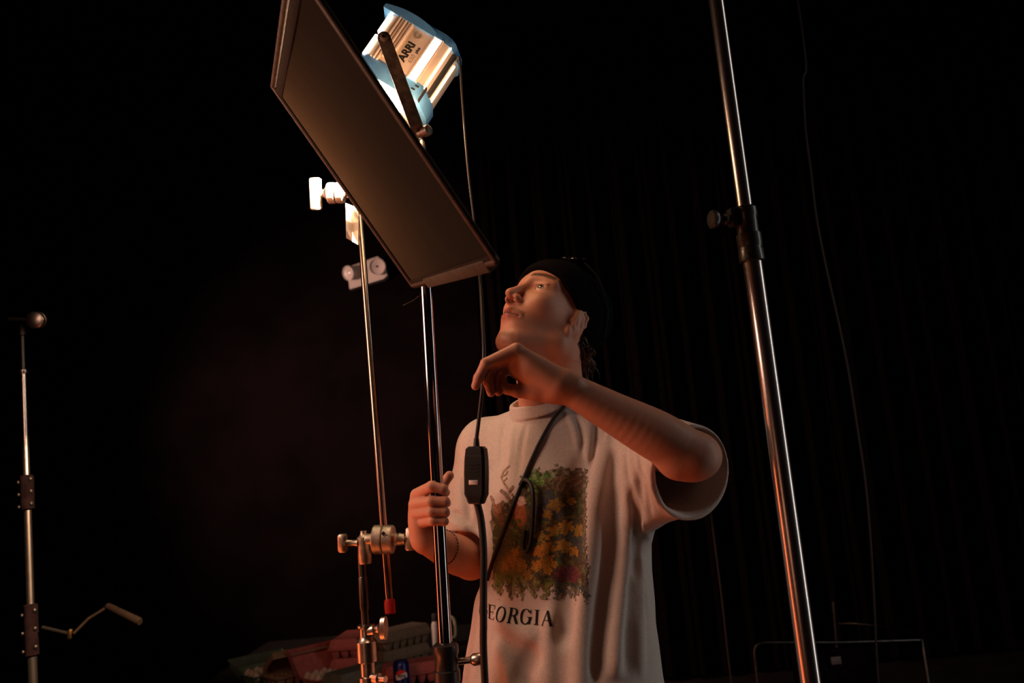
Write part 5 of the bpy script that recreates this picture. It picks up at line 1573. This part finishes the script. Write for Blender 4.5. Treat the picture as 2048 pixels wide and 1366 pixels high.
# ------------------------------------------------------------------ push cart and hanging cables in the dark on the right
CYr = 3.4
cart = empty('push_cart', (P(1680, 1366, CYr)[0], CYr + 0.25, 0))
tag(cart, 'dark push cart with bent tube rails in the right background', 'cart')
lowr = lambda x, y, Y=CYr: P(x, y, Y)
f0 = [lowr(1508, 1304), lowr(1511, 1293), lowr(1518, 1287), lowr(1530, 1285), lowr(1600, 1285), lowr(1680, 1285), lowr(1840, 1280)]
MB().tube([A(f0[0][0] - 0.005, f0[0][1], 0.25)] + f0, 0.0055, 10).build('front_rail', M['dark_steel'], cart)
f1 = [lowr(1676, 1247, 3.9), lowr(1710, 1247, 3.88), lowr(1760, 1252, 3.8), lowr(1815, 1261, 3.6), lowr(1836, 1267, 3.5), lowr(1844, 1280, 3.42), lowr(1847, 1300, CYr)]
MB().tube(f1 + [A(f1[-1][0], CYr, 0.25)], 0.0055, 10).build('side_rail', M['dark_steel'], cart)
MB().tube([lowr(1666, 1203, 3.9), lowr(1672, 1282, 3.9), A(lowr(1676, 1340, 3.9)[0], 3.9, 0.25)], 0.0055, 10).build('upright', M['dark_steel'], cart)
cx0, cx1 = f0[0][0] - 0.01, f1[-1][0] + 0.01
MB().box(A((cx0 + cx1) / 2, 3.65, 0.235), (A(1, 0, 0), A(0, 1, 0), A(0, 0, 1)), ((cx1 - cx0) / 2 + 0.02, 0.30, 0.018), 0.004).build('deck', M['black_metal'], cart)
for x in (cx0 + 0.06, cx1 - 0.06):
    for y in (3.42, 3.88):
        w = MB().lathe(A(x - 0.015, y, 0.065), (1, 0, 0), [(0, 0.05), (0.004, 0.064), (0.026, 0.064), (0.03, 0.05)], 24).build('wheel', M['rubber'], cart)
        MB().box(A(x, y, 0.17), (A(1, 0, 0), A(0, 1, 0), A(0, 0, 1)), (0.022, 0.02, 0.05), 0.004).build('fork', M['dark_steel'], w)
sg_ = lowr(1672, 1321, CYr + 0.01)
MB().box(sg_, (A(1, 0, 0), A(0, 0, 1), A(0, 1, 0)), (0.019, 0.014, 0.004), 0.001).build('tag_plate', M['tag'], cart)
MB().box(A(sg_[0], sg_[1] + 0.02, (sg_[2] + 0.25) / 2 - 0.02), (A(1, 0, 0), A(0, 0, 1), A(0, 1, 0)), (0.16, (sg_[2] - 0.25) / 2 + 0.06, 0.012), 0.003).build('crate_panel', M['drape'], cart)

ca = [P(1604, 60, 3.0), P(1606, 160, 3.0), P(1611, 260, 3.0), P(1622, 345, 3.0), P(1632, 430, 3.0), P(1650, 525, 3.0), P(1676, 640, 3.0), P(1697, 745, 3.0), P(1715, 860, 3.0), P(1730, 960, 3.0), P(1741, 1080, 3.0), P(1748, 1200, 3.0), P(1757, 1366, 3.0)]
ca = [A(ca[0][0] - 0.01, 3.0, 4.19)] + ca + [A(ca[-1][0], 3.0, 0.3), A(ca[-1][0], 3.0, 0.012)]
tag(MB().tube(smooth_path(ca, 4), 0.0042, 8).build('hanging_cable', M['cable_dim']), 'faint dark cable hanging to the right of the foreground stand', 'cable', 'cables hanging in the background')
cb2 = [P(1290, 900, 1.93), P(1340, 905, 2.05), P(1388, 930, 2.3), P(1412, 975, 2.5), P(1422, 1030, 2.58), P(1430, 1090, 2.6), P(1444, 1200, 2.6), P(1463, 1366, 2.6)]
cb2 = cb2 + [A(cb2[-1][0] + 0.01, 2.6, 0.3), A(cb2[-1][0] + 0.01, 2.6, 0.012)]
tag(MB().tube(smooth_path(cb2, 4), 0.0032, 8).build('hanging_cable', M['cable_dim']), 'faint thin cable hanging just below the raised elbow', 'cable', 'cables hanging in the background')
